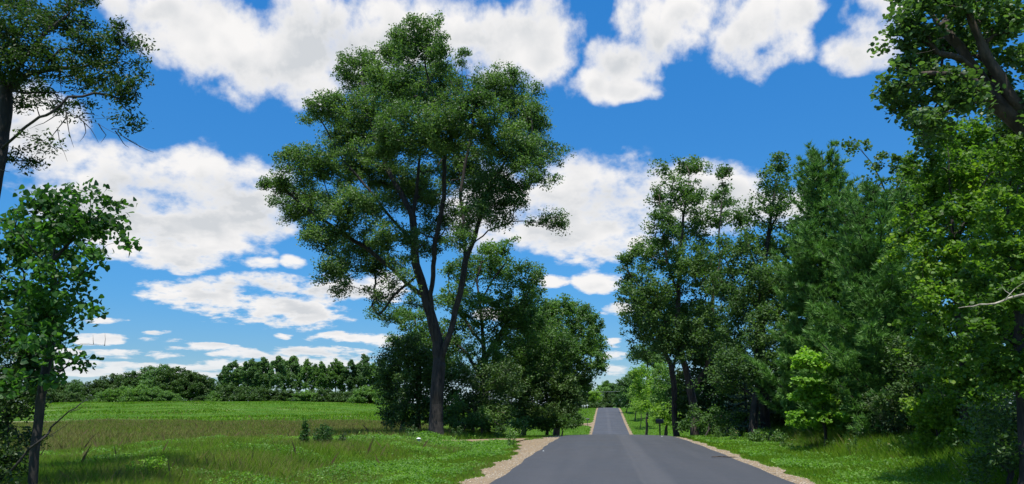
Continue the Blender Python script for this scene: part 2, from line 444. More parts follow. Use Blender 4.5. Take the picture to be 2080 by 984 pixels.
def make_tree(name, label, cat, group, base, lines, blobs, leafmat, bark='bark', seed=0, base_r=.25, tip_r=.012,
              density=3.0, clump_r=.45, n_leaf=40, leaf=.11, shape='kite', step=.6, upb=.5, ns=6, rmin=.0, flare=1.5,
              path_w=.22, clump_flat=.7, thin=0.0, crownname='crown', minn=3):
    rng = np.random.default_rng(seed)
    base = np.array(base, float)
    root = empty(name, tuple(base), label, cat, group)
    A = sample_blobs(rng, blobs, density, minn)
    A = A[A[:, 2] > float(H(base[0], base[1]))+.15]
    pos, par, tips = build_skeleton(rng, lines, A, step, path_w)
    r, big = skel_radii(par, len(pos), base_r, tip_r*.6, 1.9)
    tubes(pos, par, r, big, M[bark], 'trunk', root, ns, flare, rmin, origin=base)
    # leaves grow round every twig end and, more thinly, back along the twig
    n = len(A); per = rng.poisson(n_leaf, n)*(rng.random(n) > thin)
    idx = np.repeat(np.arange(n), per); m = len(idx)
    cr = clump_r*(.6+.8*rng.random(n))
    d = rng.normal(size=(m, 3)); d /= np.linalg.norm(d, axis=1, keepdims=True)
    back = rng.random(m)**2.2
    tip = pos[tips[idx]]; pp = par[tips[idx]]; pr = pos[pp]
    anchor = tip*(1-back[:, None]*.8)+pr*(back[:, None]*.8)
    C = anchor + d*(cr[idx]*rng.random(m)**.5)[:, None]*np.array([1, 1, clump_flat])
    sz = leaf*(.65+.7*rng.random(m))
    leaves(rng, C, sz, M[leafmat], crownname, root, shape, upb, origin=base)
    return root
def px_blobs(rng, Y, bl, depth=1.0, span=None):
    """photo-space puffs -> ellipsoids standing at distance Y, spread in depth so that the crown is round"""
    us = [b[0] for b in bl]; c = (min(us)+max(us))/2; hw = max(60, (max(us)-min(us))/2+40)
    out = []
    for i, b in enumerate(bl):
        u, v, ru, rv = b[:4]; w = b[4] if len(b) > 4 else 1.0
        R_ = hw*Y/F*depth
        off = math.sqrt(max(.05, 1-((u-c)/hw)**2))*R_*.62
        dy = off*(1 if i % 2 else -1)*(.35+.65*rng.random())
        if len(b) > 5: dy = b[5]
        p = P(u, v, Y+dy); s = (Y+dy)/F
        out.append((p, (ru*s, (ru+rv)/2*s*1.15, rv*s), w))
    return out
def px_lines(rng, Y, ls, wob=.8):
    out = []; 
    for li, L in enumerate(ls):
        dy = 0; q = []
        tgt = rng.uniform(-1, 1)*wob*2.2 if li else 0
        for k, (u, v) in enumerate(L):
            f = k/max(1, len(L)-1)
            q.append(P(u, v, Y+tgt*f))
        out.append(q)
    return out
def px_tree(name, label, cat, group, u, Y, lines, bl, leafmat, seed=0, depth=1.0, **kw):
    rng = np.random.default_rng(seed+999)
    base = G(u, Y)
    b3 = px_blobs(rng, Y, bl, depth)
    if lines is None:
        cx = np.mean([b[0] for b in b3], 0); zt = max(b[0][2] for b in b3)
        top = np.array([cx[0], cx[1], base[2]+(zt-base[2])*.9])
        l3 = [[base, base+(top-base)*.35+np.array([.15, 0, 0]), base+(top-base)*.7, top]]
    else:
        l3 = px_lines(rng, Y, lines)
        l3[0][0] = base
    return make_tree(name, label, cat, group, base, l3, b3, leafmat, seed=seed, **kw)
def copy_tree(root, loc, rotz, scale, label, group=None):
    r = root.copy(); COL.objects.link(r); r.location = loc; r.rotation_euler = (0, 0, rotz); r.scale = scale
    r['label'] = label
    if group: r['group'] = group
    for ch in list(root.children):
        c = ch.copy(); COL.objects.link(c); c.parent = r
        c.matrix_parent_inverse = ch.matrix_parent_inverse
    return r

# ------------------------------------------------------------------ ground
def ground_mat():
    m, N, b, o = mat_new('grass_ground')
    g = N.n('ShaderNodeNewGeometry'); pos = g.outputs['Position']
    sp = N.n('ShaderNodeSeparateXYZ'); N.link(pos, sp.inputs[0]); X, Y = sp.outputs[0], sp.outputs[1]
    big = N.noise(pos, .06, 4, .55); mid = N.noise(pos, .5, 5, .6)
    fine = N.noise(N.vm('MULTIPLY', pos, (1, .5, 1)), 5.0, 6, .7)
    green = N.mix(N.ss(mid, .35, .65), (.070,.145,.014), (.130,.205,.022))
    olive = N.mix(N.ss(mid, .3, .7), (.105,.105,.030), (.140,.118,.042))
    lawn = N.mix(N.ss(mid, .35, .65), (.055,.135,.010), (.085,.175,.014))
    # brown seeding grass in the middle of the meadow
    ym = N.m('ADD', Y, N.m('MULTIPLY', N.m('SUBTRACT', big, .5), 26))
    brown = N.m('MULTIPLY', N.m('MULTIPLY', N.ss(ym, 26, 40), N.ss(Y, 98, 94)), N.ss(N.m('ADD', X, N.m('MULTIPLY', N.m('SUBTRACT', mid, .5), 8)), -7, -13))
    c = N.mix(brown, green, olive)
    farf = N.m('MULTIPLY', N.ss(Y, 94, 98), N.ss(X, -18, -26))
    hillc = N.mix(N.ss(N.noise(N.vm('MULTIPLY', pos, (.5, 1, 1)), .12, 6, .65), .42, .62), (.055,.145,.010), (.100,.190,.022))
    wh = N.m('MULTIPLY', N.ss(N.noise(N.vm('MULTIPLY', pos, (.35, 1, 1)), .11, 7, .7), .56, .66), N.ss(Y, 205, 150))
    hillc = N.mix(N.m('MULTIPLY', wh, .55), hillc, (.26,.29,.17))
    c = N.mix(farf, c, hillc)
    # the pale mown strip between meadow and far field
    wob = N.m('MULTIPLY', N.m('SUBTRACT', N.noise(pos, .03, 2), .5), 6)
    yy = N.m('ABSOLUTE', N.m('SUBTRACT', N.m('ADD', Y, wob), 94.8))
    strip = N.m('MULTIPLY', N.ss(yy, 3.0, 1.6), N.ss(X, -38, -44))
    c = N.mix(N.m('MULTIPLY', strip, .8), c, (.30,.30,.16))
    lw = N.m('MULTIPLY', N.ss(Y, 70, 100), N.ss(X, -18, -12))
    c = N.mix(lw, c, lawn)
    c = N.mix(N.ss(fine, .3, .8, 0, .5), c, tuple((.030,.062,.010)))
    N.link(c, b.inputs['Base Color']); b.inputs['Roughness'].default_value = .95; b.inputs['Specular IOR Level'].default_value = .1
    bm = N.n('ShaderNodeBump'); bm.inputs['Strength'].default_value = .9; bm.inputs['Distance'].default_value = .25
    N.link(fine, bm.inputs['Height']); N.link(bm.outputs[0], b.inputs['Normal'])
    return m
def axis(segs):
    out = []
    for a, b, s in segs: out += list(np.arange(a, b, s))
    return np.array(out+[segs[-1][1]])
gx = axis([(-1500,-300,60),(-300,-100,8),(-100,-30,2.5),(-30,-12,1.0),(-12,12,.4),(12,30,1),(30,100,5),(100,1500,60)])
gy = axis([(-80,0,5),(0,70,.8),(70,280,2),(280,500,10),(500,3000,100)])
XX, YY = np.meshgrid(gx, gy); ZZ = H(XX, YY)
nx = len(gx); ny = len(gy)
i, j = np.meshgrid(np.arange(nx-1), np.arange(ny-1)); q = (j*nx+i).ravel()
ground = mesh_np('ground', np.stack([XX, YY, ZZ], 2).reshape(-1, 3), [np.stack([q, q+1, q+nx+1, q+nx], 1)], ground_mat(), smooth=True)
tag(ground, kind='structure')

def asphalt_mat():
    m, N, b, o = mat_new('fresh_asphalt')
    g = N.n('ShaderNodeNewGeometry'); pos = g.outputs['Position']
    sp = N.n('ShaderNodeSeparateXYZ'); N.link(pos, sp.inputs[0])
    f = N.noise(pos, 60, 3, .7); st = N.noise(N.vm('MULTIPLY', pos, (1, .06, 1)), 1.6, 5, .6); pt = N.noise(pos, .25, 4, .6)
    c = N.mix(f, (.035,.037,.041), (.057,.060,.066))
    c = N.mix(N.m('MULTIPLY', N.ss(st, .35, .7), .35), c, (.072,.072,.077))
    c = N.mix(N.m('MULTIPLY', N.ss(pt, .4, .7), .3), c, (.045,.047,.053))
    # paving seam down the middle and the two rolled wheel paths
    xr = N.m('ADD', sp.outputs[0], N.m('MULTIPLY', N.m('SUBTRACT', N.noise(N.comb(0.0, sp.outputs[1], 0.0), .35, 3), .5), .16))
    seam = N.ss(N.m('ABSOLUTE', N.m('SUBTRACT', xr, .82)), .07, .02)
    c = N.mix(N.m('MULTIPLY', seam, .16), c, (.12,.115,.112))
    band = N.ss(N.m('ABSOLUTE', N.m('SUBTRACT', xr, 1.15)), .42, .1)
    c = N.mix(N.m('MULTIPLY', band, .28), c, (.096,.094,.096))
    N.link(c, b.inputs['Base Color'])
    N.link(N.ss(pt, .3, .7, .62, .78), b.inputs['Roughness']); b.inputs['Specular IOR Level'].default_value = .5
    bm = N.n('ShaderNodeBump'); bm.inputs['Strength'].default_value = .35; bm.inputs['Distance'].default_value = .008
    N.link(f, bm.inputs['Height']); N.link(bm.outputs[0], b.inputs['Normal'])
    return m
def gravel_mat():
    m, N, b, o = mat_new('tan_gravel')
    g = N.n('ShaderNodeNewGeometry'); pos = g.outputs['Position']
    v = N.n('ShaderNodeTexVoronoi'); v.inputs['Scale'].default_value = 26; N.link(pos, v.inputs['Vector'])
    n = N.noise(pos, 3.0, 5, .6); n2 = N.noise(pos, 45, 3, .7)
    c = N.mix(N.ss(n, .35, .65), (.30,.210,.105), (.37,.270,.145))
    c = N.mix(N.m('MULTIPLY', N.ss(v.outputs['Distance'], .1, .6), .7), c, (.17,.125,.08))
    c = N.mix(N.ss(n2, .55, .75, 0, .5), c, (.42,.36,.27))
    N.link(c, b.inputs['Base Color']); b.inputs['Roughness'].default_value = .95
    bm = N.n('ShaderNodeBump'); bm.inputs['Strength'].default_value = .8; bm.inputs['Distance'].default_value = .03
    N.link(v.outputs['Distance'], bm.inputs['Height']); N.link(bm.outputs[0], b.inputs['Normal'])
    return m
M['asphalt'] = asphalt_mat(); M['gravel'] = gravel_mat()
ry = axis([(-60,0,4),(0,300,1.0),(300,420,10)])
def roadz(X, Y):
    # crowned road surface
    return sm(Y, RP) + .055 + .06*(1-((X-(RX0+RX1)/2-roadx(Y))/((RX1-RX0)/2))**2)
rxs = np.linspace(0, 1, 13)
rx = RX0 + (RX1-RX0)*rxs
Xr = rx[None, :] + roadx(ry)[:, None]
en = (.035*np.sin(ry*1.7)+.03*np.sin(ry*.63+1))
Xr[:, 0] += en; Xr[:, -1] += .03*np.sin(ry*1.1+2)
Zr = roadz(Xr, ry[:, None])
V = np.stack([Xr, np.repeat(ry[:, None], 13, 1), Zr], 2)
# overlay edge: side skirts
sk0 = V[:, :1].copy(); sk0[..., 2] -= .09; sk0[..., 0] -= .04; sk1 = V[:, -1:].copy(); sk1[..., 2] -= .09; sk1[..., 0] += .04
V = np.concatenate([sk0, V, sk1], 1); n2_ = V.shape[1]; m2 = V.shape[0]
i, j = np.meshgrid(np.arange(n2_-1), np.arange(m2-1)); q = (j*n2_+i).ravel()
road = mesh_np('road', V.reshape(-1, 3), [np.stack([q, q+1, q+n2_+1, q+n2_], 1)], M['asphalt']); tag(road, kind='structure')

def strip(name, inner, outer, ys, zoff, mat, ncol=7):
    V = []
    for y, a, b in zip(ys, inner, outer):
        for k in range(ncol):
            x = a+(b-a)*k/(ncol-1); f = k/(ncol-1)
            z = float(roadz(a, y))-.075 if k == 0 else None
            zg = float(H(x, y))+zoff
            zz = (float(roadz(a, y))-.05)*(1-f)+zg*f if True else zg
            V.append((x, y, max(zz, zg)))
    m = len(ys); i, j = np.meshgrid(np.arange(ncol-1), np.arange(m-1)); q = (j*ncol+i).ravel()
    o = mesh_np(name, np.array(V), [np.stack([q, q+1, q+ncol+1, q+ncol], 1)], mat, smooth=True)
    return tag(o, kind='structure')
rs = np.random.default_rng(5)
sy = axis([(-20,0,4),(0,90,.35),(90,300,1.5)])
wn = lambda s: .13*np.sin(sy*2.1+s)+.10*np.sin(sy*.8+s*2)+.07*np.sin(sy*5.3+s)+rs.normal(size=len(sy))*.05
# left shoulder widens at the field drive near 40 m and at the house drive near 176 m
wl = .74 + .85*np.exp(-((sy-38)/5.5)**2) + 2.6*np.exp(-((sy-172)/5)**2) - .2*ss(sy, 60, 140) + wn(1)*.9
wr = .62 + .15*ss(30-sy, 0, 20) + wn(4)*.6
strip('shoulder_left', RX0+.06+roadx(sy), RX0-wl+roadx(sy), sy, .02, M['gravel'])
strip('shoulder_right', RX1-.06+roadx(sy), RX1+wr+roadx(sy), sy, .02, M['gravel'])
def drive(name, pts, half, zoff, mat):
    pts = np.array(pts, float); V = []; L = len(pts); rr = np.random.default_rng(3)
    for k in range(L):
        t = pts[min(k+1, L-1)]-pts[max(k-1, 0)]; t /= np.linalg.norm(t); nrm = np.array([-t[1], t[0]])
        for c in range(5):
            w = half*(c-2)/2*(1+.18*rr.normal()*(c in (0, 4))); p = pts[k]+nrm*w
            V.append((p[0], p[1], float(H(p[0], p[1]))+zoff+ .03*(1-abs(c-2)/2)))
    i, j = np.meshgrid(np.arange(4), np.arange(L-1)); q = (j*5+i).ravel()
    return tag(mesh_np(name, np.array(V), [np.stack([q, q+1, q+6, q+5], 1)], mat, smooth=True), kind='structure')
drive('field_drive', [(x, 40.5+.15*math.sin(x*.5)) for x in np.arange(-4.0, -17.5, -.4)], 1.25, .06, M['gravel'])
drive('house_drive', [(x, 173.5) for x in np.arange(-2.6, -34, -.8)], 2.0, .09, M['gravel'])

# ------------------------------------------------------------------ grass
def grass_mat(name, a, b_, c_, transl=.35):
    m, N, b, o = mat_new(name)
    at = N.n('ShaderNodeAttribute'); at.attribute_name = 'rnd'; g = N.n('ShaderNodeNewGeometry')
    br = N.n('ShaderNodeAttribute'); br.attribute_name = 'brown'
    big = N.noise(g.outputs['Position'], .45, 4, .6)
    f = N.m('ADD', N.m('MULTIPLY', at.outputs['Fac'], .75), N.m('MULTIPLY', N.m('SUBTRACT', big, .5), 1.5))
    c = N.mix(N.ss(f, 0, .5), a, b_); c = N.mix(N.ss(f, .5, 1), c, c_)
    c = N.mix(br.outputs['Fac'], c, N.mix(at.outputs['Fac'], (.14,.112,.050), (.26,.205,.110)))
    N.link(c, b.inputs['Base Color']); b.inputs['Roughness'].default_value = .6; b.inputs['Specular IOR Level'].default_value = .15
    tr = N.n('ShaderNodeBsdfTranslucent'); N.link(N.mix(1.0, c, (1.4,1.5,.6), 'MULTIPLY'), tr.inputs[0])
    mx = N.n('ShaderNodeMixShader'); mx.inputs[0].default_value = min(.5, transl*1.2)
    N.link(b.outputs[0], mx.inputs[1]); N.link(tr.outputs[0], mx.inputs[2]); N.link(mx.outputs[0], o.inputs[0])
    return m
M['grass'] = grass_mat('meadow_grass', (.075,.165,.014), (.145,.260,.018), (.225,.320,.030))
M['herb'] = leaf_mat('herb_leaf', [(.045,.105,.014),(.075,.155,.020),(.125,.215,.034)], .4, patch=.7)
M['grass_v'] = grass_mat('verge_grass', (.070,.165,.009), (.130,.250,.013), (.205,.315,.020))
def vnoise(x, y, s, seed=0):
    r = np.random.default_rng(seed); t = r.random((64, 64)); x = x/s; y = y/s
    xi = np.floor(x).astype(int); yi = np.floor(y).astype(int); fx = x-xi; fy = y-yi; fx = fx*fx*(3-2*fx); fy = fy*fy*(3-2*fy)
    g = lambda a, b: t[a % 64, b % 64]
    return (g(xi, yi)*(1-fx)+g(xi+1, yi)*fx)*(1-fy)+(g(xi, yi+1)*(1-fx)+g(xi+1, yi+1)*fx)*fy
def in_view(x, y, z, m=60):
    p = np.stack([x, y, z], 1)-EYE; w = p@fw; u = CU+F*(p@rt)/w; v = CV-F*(p@up)/w
    return (w > 1) & (u > -m) & (u < 2080+m) & (v < 984+m)
def blades(name, rng, x, y, h, w, brown, mat, label):
    n = len(x); z = H(x, y)
    lean = rng.normal(size=(n, 2))*.34*h[:, None]
    th = rng.random(n)*math.pi; dx, dy = np.cos(th)*w/2, np.sin(th)*w/2
    b0 = np.stack([x-dx, y-dy, z-.02], 1); b1 = np.stack([x+dx, y+dy, z-.02], 1)
    m0 = np.stack([x-dx*.8+lean[:, 0]*.35, y-dy*.8+lean[:, 1]*.35, z+h*.55], 1)
    m1 = np.stack([x+dx*.8+lean[:, 0]*.35, y+dy*.8+lean[:, 1]*.35, z+h*.55], 1)
    tp = np.stack([x+lean[:, 0], y+lean[:, 1], z+h*.97], 1)
    V = np.stack([b0, b1, m1, tp, m0], 1).reshape(-1, 3)
    o = mesh_np(name, V, [np.arange(5*n).reshape(n, 5)], mat, None, {'rnd': rng.random(n), 'brown': brown})
    return tag(o, label, 'grass', None, 'stuff')
def scatter(rng, n, x0, x1, y0, y1, ypow=1.0):
    x = rng.uniform(x0, x1, n); y = y0+(y1-y0)*rng.random(n)**ypow
    return x, y
def shoulder_l(y): return RX0+roadx(y)-np.interp(y, sy, wl)
def shoulder_r(y): return RX1+roadx(y)+np.interp(y, sy, wr)
# left meadow, near
rg = np.random.default_rng(11)
def meadow(n, y0, y1, xl, ypow, wid, hs, name, label):
    x, y = scatter(rg, n, xl, -3, y0, y1, ypow)
    z = H(x, y); k = in_view(x, y, z) & (x < shoulder_l(y)+.05-rg.random(n)*.35)
    k &= ~((np.abs(y-40.5) < 1.15+rg.normal(size=n)*.25) & (x > -16) & (rg.random(n) > .06+.3*(np.abs(x+13.5) < 2)))
    x, y = x[k], y[k]; m = len(x)
    dist = shoulder_l(y)-x
    tall = ss(dist, .3, 5)*(.62+.35*vnoise(x, y, 2.6, 2))
    h = (.07+hs*tall)*(.6+.8*rg.random(m))
    h = h*np.where((y < 42.5) & (y > 27) & (x > -15), .22+.78*ss(40-y, 1.5, 9), 1)
    br_zone = ss(y+12*(vnoise(x, y, 9, 5)-.5), 26, 44)*ss(-x, 8, 14)
    brown = ((rg.random(m) < br_zone*.52+.04+.30*ss(vnoise(x, y, 3.2, 9), .5, .8)) | ((dist < .8) & (rg.random(m) < .15)))*(.5+.5*rg.random(m))
    h = h*np.where(brown > 0, 1.05, 1)
    stalk = (rg.random(m) < .012) & (dist > 2); h = np.where(stalk, h*1.55+.1, h); brown = np.where(stalk, 1.0, brown)
    w = wid*(.6+.8*rg.random(m))*(y/20)**.75*np.where(stalk, .45, 1)
    return blades(name, rg, x, y, h, w, brown, M['grass'], label)
meadow(620000, 13, 36, -22, 1.3, .0072, .38, 'meadow_grass', 'long green meadow grass left of the road')
meadow(240000, 34, 91.5, -62, 1.1, .012, .40, 'meadow_grass', 'reddish brown seeding grass in the middle of the meadow')
def herbs(name, n, x0, x1, y0, y1, hs, mat, label, side, seed):
    rr = np.random.default_rng(seed); x, y = scatter(rr, n, x0, x1, y0, y1, 1.3); z = H(x, y)
    k = in_view(x, y, z) & ((x < shoulder_l(y)-.25) if side < 0 else (x > shoulder_r(y)+.3)) & (vnoise(x, y, 1.7, seed)+.5*vnoise(x, y, .5, seed+1) > .55+.3*rr.random(n))
    if side < 0: k &= (np.abs(y-40.5) > 1.3)
    x, y, z = x[k], y[k], z[k]; m = len(x)
    dist = np.abs(x-(shoulder_l(y) if side < 0 else shoulder_r(y)))
    hh = hs*(.25+.75*ss(dist, .2, 3))*(.3+vnoise(x, y, 1.1, seed+2))*rr.random(m)**.6
    C = np.stack([x, y, z+hh+.02], 1)
    o = leaves(rr, C, (.035+.055*rr.random(m))*(y/20)**.6, M[mat], name, None, 'oval', .6)
    tag(o, label, 'plants', None, 'stuff')
herbs('meadow_herbs', 260000, -20, -3, 13, 40, .42, 'herb', 'low broad leaved herbs mixed into the near meadow', -1, 40)
herbs('verge_herbs', 170000, 4, 16, 14, 50, .34, 'herb', 'low broad leaved herbs mixed into the right verge', 1, 50)
# right verge
n = 430000; x, y = scatter(rg, n, 4, 19, 13, 70, 1.8)
z = H(x, y); k = in_view(x, y, z) & (x > shoulder_r(y)-.05+rg.random(n)*.3); x, y = x[k], y[k]; m = len(x)
dist = x-shoulder_r(y)
h = (.06+.22*ss(dist, .3, 2.5)+.48*ss(dist, 2.5, 5)*(.4+1.0*vnoise(x, y, 2, 8)))*(.6+.8*rg.random(m))
br = ((rg.random(m) < .04+.30*ss(dist, 2, 4)*ss(y, 24, 36)))*(.4+.5*rg.random(m))
blades('verge_grass', rg, x, y, h, .0085*(.6+.8*rg.random(m))*(y/20)**.75, br, M['grass_v'], 'bright green grass between the right gravel edge and the trees')
# far verges over the crest: short lawn on both sides of the far road
n = 60000; x = rg.uniform(-34, 22, n); y = rg.uniform(60, 262, n)
z = H(x, y); k = in_view(x, y, z) & ((x < shoulder_l(y)) | (x > shoulder_r(y))) & ~((np.abs(y-173.5) < 2.3) & (x < 0)); x, y = x[k], y[k]; m = len(x)
blades('lawn_grass', rg, x, y, .10+.22*rg.random(m), .05+.05*rg.random(m), (rg.random(m) < .1)*.5, M['grass_v'], 'short lawn grass beside the far stretch of road')
# far hill field: rough low plants
n = 60000; x = rg.uniform(-170, -24, n); y = rg.uniform(98.5, 215, n)
z = H(x, y); k = in_view(x, y, z); x, y = x[k], y[k]; m = len(x)
blades('field_grass', rg, x, y, .08+.35*rg.random(m)*ss(vnoise(x, y, 11, 4), .35, .8), .12+.1*rg.random(m), (rg.random(m) < .06+.35*ss(vnoise(x*.5, y*1.6, 9, 14), .6, .85))*.8, M['grass_v'], 'low green growth on the far field below the tree row')
# gravel stones on the shoulders
def stones():
    rr = np.random.default_rng(8); n = 9000
    y = 13+55*rr.random(n)**1.7; side = rr.random(n) < .5
    f = rr.random(n)
    x = np.where(side, RX0+roadx(y)-np.interp(y, sy, wl)*f, RX1+roadx(y)+np.interp(y, sy, wr)*f)
    n1 = n
    T = np.array([(1,0,0),(-1,0,0),(0,1,0),(0,-1,0),(0,0,1),(0,0,-1)], float)
    Fc = np.array([(0,2,4),(2,1,4),(1,3,4),(3,0,4),(2,0,5),(1,2,5),(3,1,5),(0,3,5)])
    s = (.008+.022*rr.random(n)**2.5)
    zz = []
    for X_, Y_, sd_ in zip(x, y, side):
        a = float(RX0+.06 if sd_ else RX1-.06)+float(roadx(Y_)); b = float(np.interp(Y_, sy, wl if sd_ else wr)); f_ = min(1, abs(X_-a)/b)
        zz.append(max((float(roadz(a, Y_))-.05)*(1-f_)+(float(H(X_, Y_))+.02)*f_, float(H(X_, Y_))+.02))
    C = np.stack([x, y, np.array(zz)+s*.3], 1)
    V = C[:, None]+T[None]*s[:, None, None]*(.7+.6*rr.random((n, 6, 1)))*np.array([1, 1, .7])
    Fi = (np.arange(n)[:, None, None]*6+Fc[None]).reshape(-1, 3)
    M['stone'] = simple('gravel_stone', (.42,.35,.26), .9, 0, .25, 9)
    tag(mesh_np('gravel_stones', V.reshape(-1, 3), [Fi], M['stone']), 'loose tan pebbles lying on the gravel edges', 'gravel', None, 'stuff')
stones()

# ------------------------------------------------------------------ the big cottonwood in the middle
BIG = [(850,80,62,48),(800,105,40,38),(895,110,28,30,.7),(735,150,55,45),(800,175,75,55),(885,170,60,55),(662,215,48,32),(740,240,90,58),(850,260,85,65),
 (1015,180,60,50),(965,235,70,60),(1065,235,48,48),(1050,300,58,50),(950,335,75,60),(640,335,70,42),(745,340,85,55),(568,372,42,26,.8),
 (620,410,70,38),(720,430,85,48),(845,385,75,55),(655,478,50,34),(735,505,60,32,.8),(668,545,32,38,.8),(690,590,18,22,.7),(1005,390,58,48),(1125,315,26,30,.45),
 (1120,375,22,20,.3),(1112,448,38,20,.55),(1020,440,30,28,.5),(1085,300,36,34,.8),(1075,350,36,30,.7),(1090,255,26,26,.7),(1050,400,34,24,.6),(905,225,50,40,.8),(790,290,60,40,.8),(700,290,50,36,.8),(900,290,50,36,.7),(905,455,55,36,.7),(800,478,50,30,.9),(770,545,44,26,.8),(815,530,30,20,.5),(870,500,44,24,.5),(930,480,36,26,.6),(700,545,34,26,.7),(585,318,30,18,.7),(775,590,45,26,.5),(765,640,26,16,.4),
 (940,115,18,22,.6),(1085,185,20,20,.5),(620,240,16,14,.6),(540,375,16,10,.5),(585,440,24,20,.6),(960,430,40,40,.5),(1140,460,14,12,.4),(835,570,30,24,.3)]
BIGL = [[(888,893),(887,820),(892,745),(880,660),(865,605),(850,555),(843,500),(838,440),(850,350),(855,255),(825,175),(800,115)],
 [(882,665),(880,560),(884,490),(902,400),(905,300),(880,200),(858,90)],
 [(865,605),(825,575),(790,540),(740,500),(690,470),(630,430),(580,390)],
 [(843,500),(800,450),(760,400),(700,330),(655,250)],
 [(892,742),(918,665),(935,595),(945,530),(965,480),(978,425),(1002,370),(1040,310),(1072,250),(1060,205)],
 [(960,490),(992,468),(1040,450),(1082,452),(1125,462)],
 [(945,530),(942,470),(935,400),(952,300),(962,200),(945,125)],
 [(850,560),(800,600),(770,640)],
 [(838,440),(790,350),(750,240),(735,160)],
 [(1002,370),(1060,345),(1110,325),(1135,310)]]
px_tree('cottonwood_tree', 'tallest cottonwood, forked trunk, standing alone left of the road beside the meadow', 'tree', None,
        888, 44.5, BIGL, BIG, 'cotton', seed=3, depth=.9, base_r=.39, tip_r=.014, density=7.8, clump_r=.54, n_leaf=108, leaf=.132, flare=1.3, step=.55, bark='bark_dark', ns=8, path_w=.16)

# ------------------------------------------------------------------ left edge, near
NL = [(30,60,70,60),(120,40,70,50),(190,90,50,45),(240,60,40,40,.6),(90,120,80,50),(200,150,60,45),(250,190,40,40,.8),(270,110,35,30,.6),(290,80,18,22,.25),(60,190,60,40,.7),
 (270,255,28,28,.6),(150,220,50,30,.5),(10,130,50,60),(60,320,50,28,.5),(90,290,40,24,.4),(20,10,60,40),(-60,80,80,90),(-80,220,70,80),(285,160,22,30,.6),(160,0,50,30,.7)]
NLL = [[(-70,990),(-50,700),(-22,430),(-4,330),(8,250),(12,180),(-10,110),(-30,20)],
 [(10,185),(60,195),(110,205),(135,228),(160,240),(200,252),(250,278),(285,300)],
 [(12,175),(60,150),(120,138),(165,138),(220,120)],
 [(0,310),(40,270),(80,238),(115,225)],
 [(12,175),(50,120),(100,60),(150,20)],
 [(110,150),(125,200),(135,240)],
 [(8,180),(-50,130),(-90,60)]]
t_nl = px_tree('elm_tree', 'tall overhanging tree with small dark leaves at the upper left, trunk at the picture edge', 'tree', None,
        -70, 14.5, NLL, NL, 'elm', seed=12, depth=.8, base_r=.155, tip_r=.006, density=36, clump_r=.23, n_leaf=46, leaf=.078, shape='oval', step=.25, bark='bark_dark', ns=7, flare=1.2)
def twigs(name, parent, base, Y, lines, r0, mat, seed):
    rng = np.random.default_rng(seed)
    for L in lines:
        mb = MB()
        pts = [P(u, v, Y+.08*k*rng.uniform(-1, 1))-base for k, (u, v) in enumerate(L)]
        fine = []
        for a, b in zip(pts[:-1], pts[1:]):
            for t in (0, .5): fine.append(a+(b-a)*t + rng.normal(size=3)*.007)
        fine.append(pts[-1]); rr = [r0*(1-.8*k/(len(fine)-1)) for k in range(len(fine))]
        mb.tube(fine, rr, 5); mb.build(name, M[mat], parent, True)
bnl = G(-70, 14.5)
dead = [[(135,228),(140,270),(150,300)],[(135,240),(118,262),(122,292),(137,328)],[(160,240),(185,262),(200,290)],[(200,252),(215,275),(205,290)],[(235,268),(250,290),(262,300)],
 [(120,230),(90,250),(60,262)],[(80,238),(72,210),(78,190)],[(150,240),(170,232),(200,236)],[(225,262),(240,262),(262,270)],[(250,278),(280,296),(312,310)],[(118,262),(100,285)],[(170,245),(175,270),(162,288)],[(0,345),(20,350)]]
twigs('dead_twig', t_nl, bnl, 14.3, dead, .013, 'bark_dark', 4)

YC = [(90,410,50,38),(150,400,45,28,.8),(200,400,40,26,.8),(60,450,55,40),(140,450,70,40),(220,460,40,34,.8),(255,500,22,20,.6),(100,510,75,40),(190,520,40,30,.8),(30,500,45,45),
 (90,570,65,40),(160,600,40,30,.7),(60,640,50,40),(130,660,45,34,.8),(110,720,38,30,.7),(50,720,50,40),(190,630,20,16,.4),(165,735,14,14,.3),(90,780,40,25,.4),(-40,520,50,80),(240,420,16,16,.4),(20,600,45,40,1.2),(100,620,50,40,1.3),(10,670,40,40,1.2),(80,690,50,36,1.3),(70,760,50,30,1.2),(30,780,40,30),(150,560,40,26),(110,455,70,40),(170,470,50,36)]
YCL = [[(60,1000),(72,900),(82,815),(100,720),(108,650),(110,580),(112,500),(110,420)],
 [(108,640),(60,600),(20,560)],[(110,580),(150,540),(200,500)],[(112,520),(160,470),(215,420)],[(110,560),(60,500),(30,460)],[(102,700),(150,660),(190,630)],[(100,720),(140,728),(165,738)]]
t_yc = px_tree('young_cottonwood', 'young cottonwood with large heart shaped leaves and slim dark trunk at the left edge', 'tree', None,
        60, 13.2, YCL, YC, 'heart', seed=21, depth=.8, base_r=.08, tip_r=.006, density=30, clump_r=.25, n_leaf=14, leaf=.10, shape='heart', step=.22, bark='bark_dark', ns=8, flare=1.15, upb=.1)
# shrubs at the left edge
px_tree('edge_shrub', 'dense leafy shrub filling the bottom left corner beside the young cottonwood', 'shrub', None,
        -20, 13.8, None, [(0,690,45,40),(30,740,45,40),(10,790,50,45),(40,810,30,35),(0,860,50,50),(30,880,35,30,.6),(-10,930,40,50),(-50,800,50,80),(62,715,38,26),(78,765,34,28),(60,820,30,30),(55,900,26,40,.8),(20,945,40,40)], 'elm', seed=23,
        base_r=.05, tip_r=.005, density=42, clump_r=.22, n_leaf=30, leaf=.08, shape='oval', step=.25, bark='bark_dark', flare=1.1)
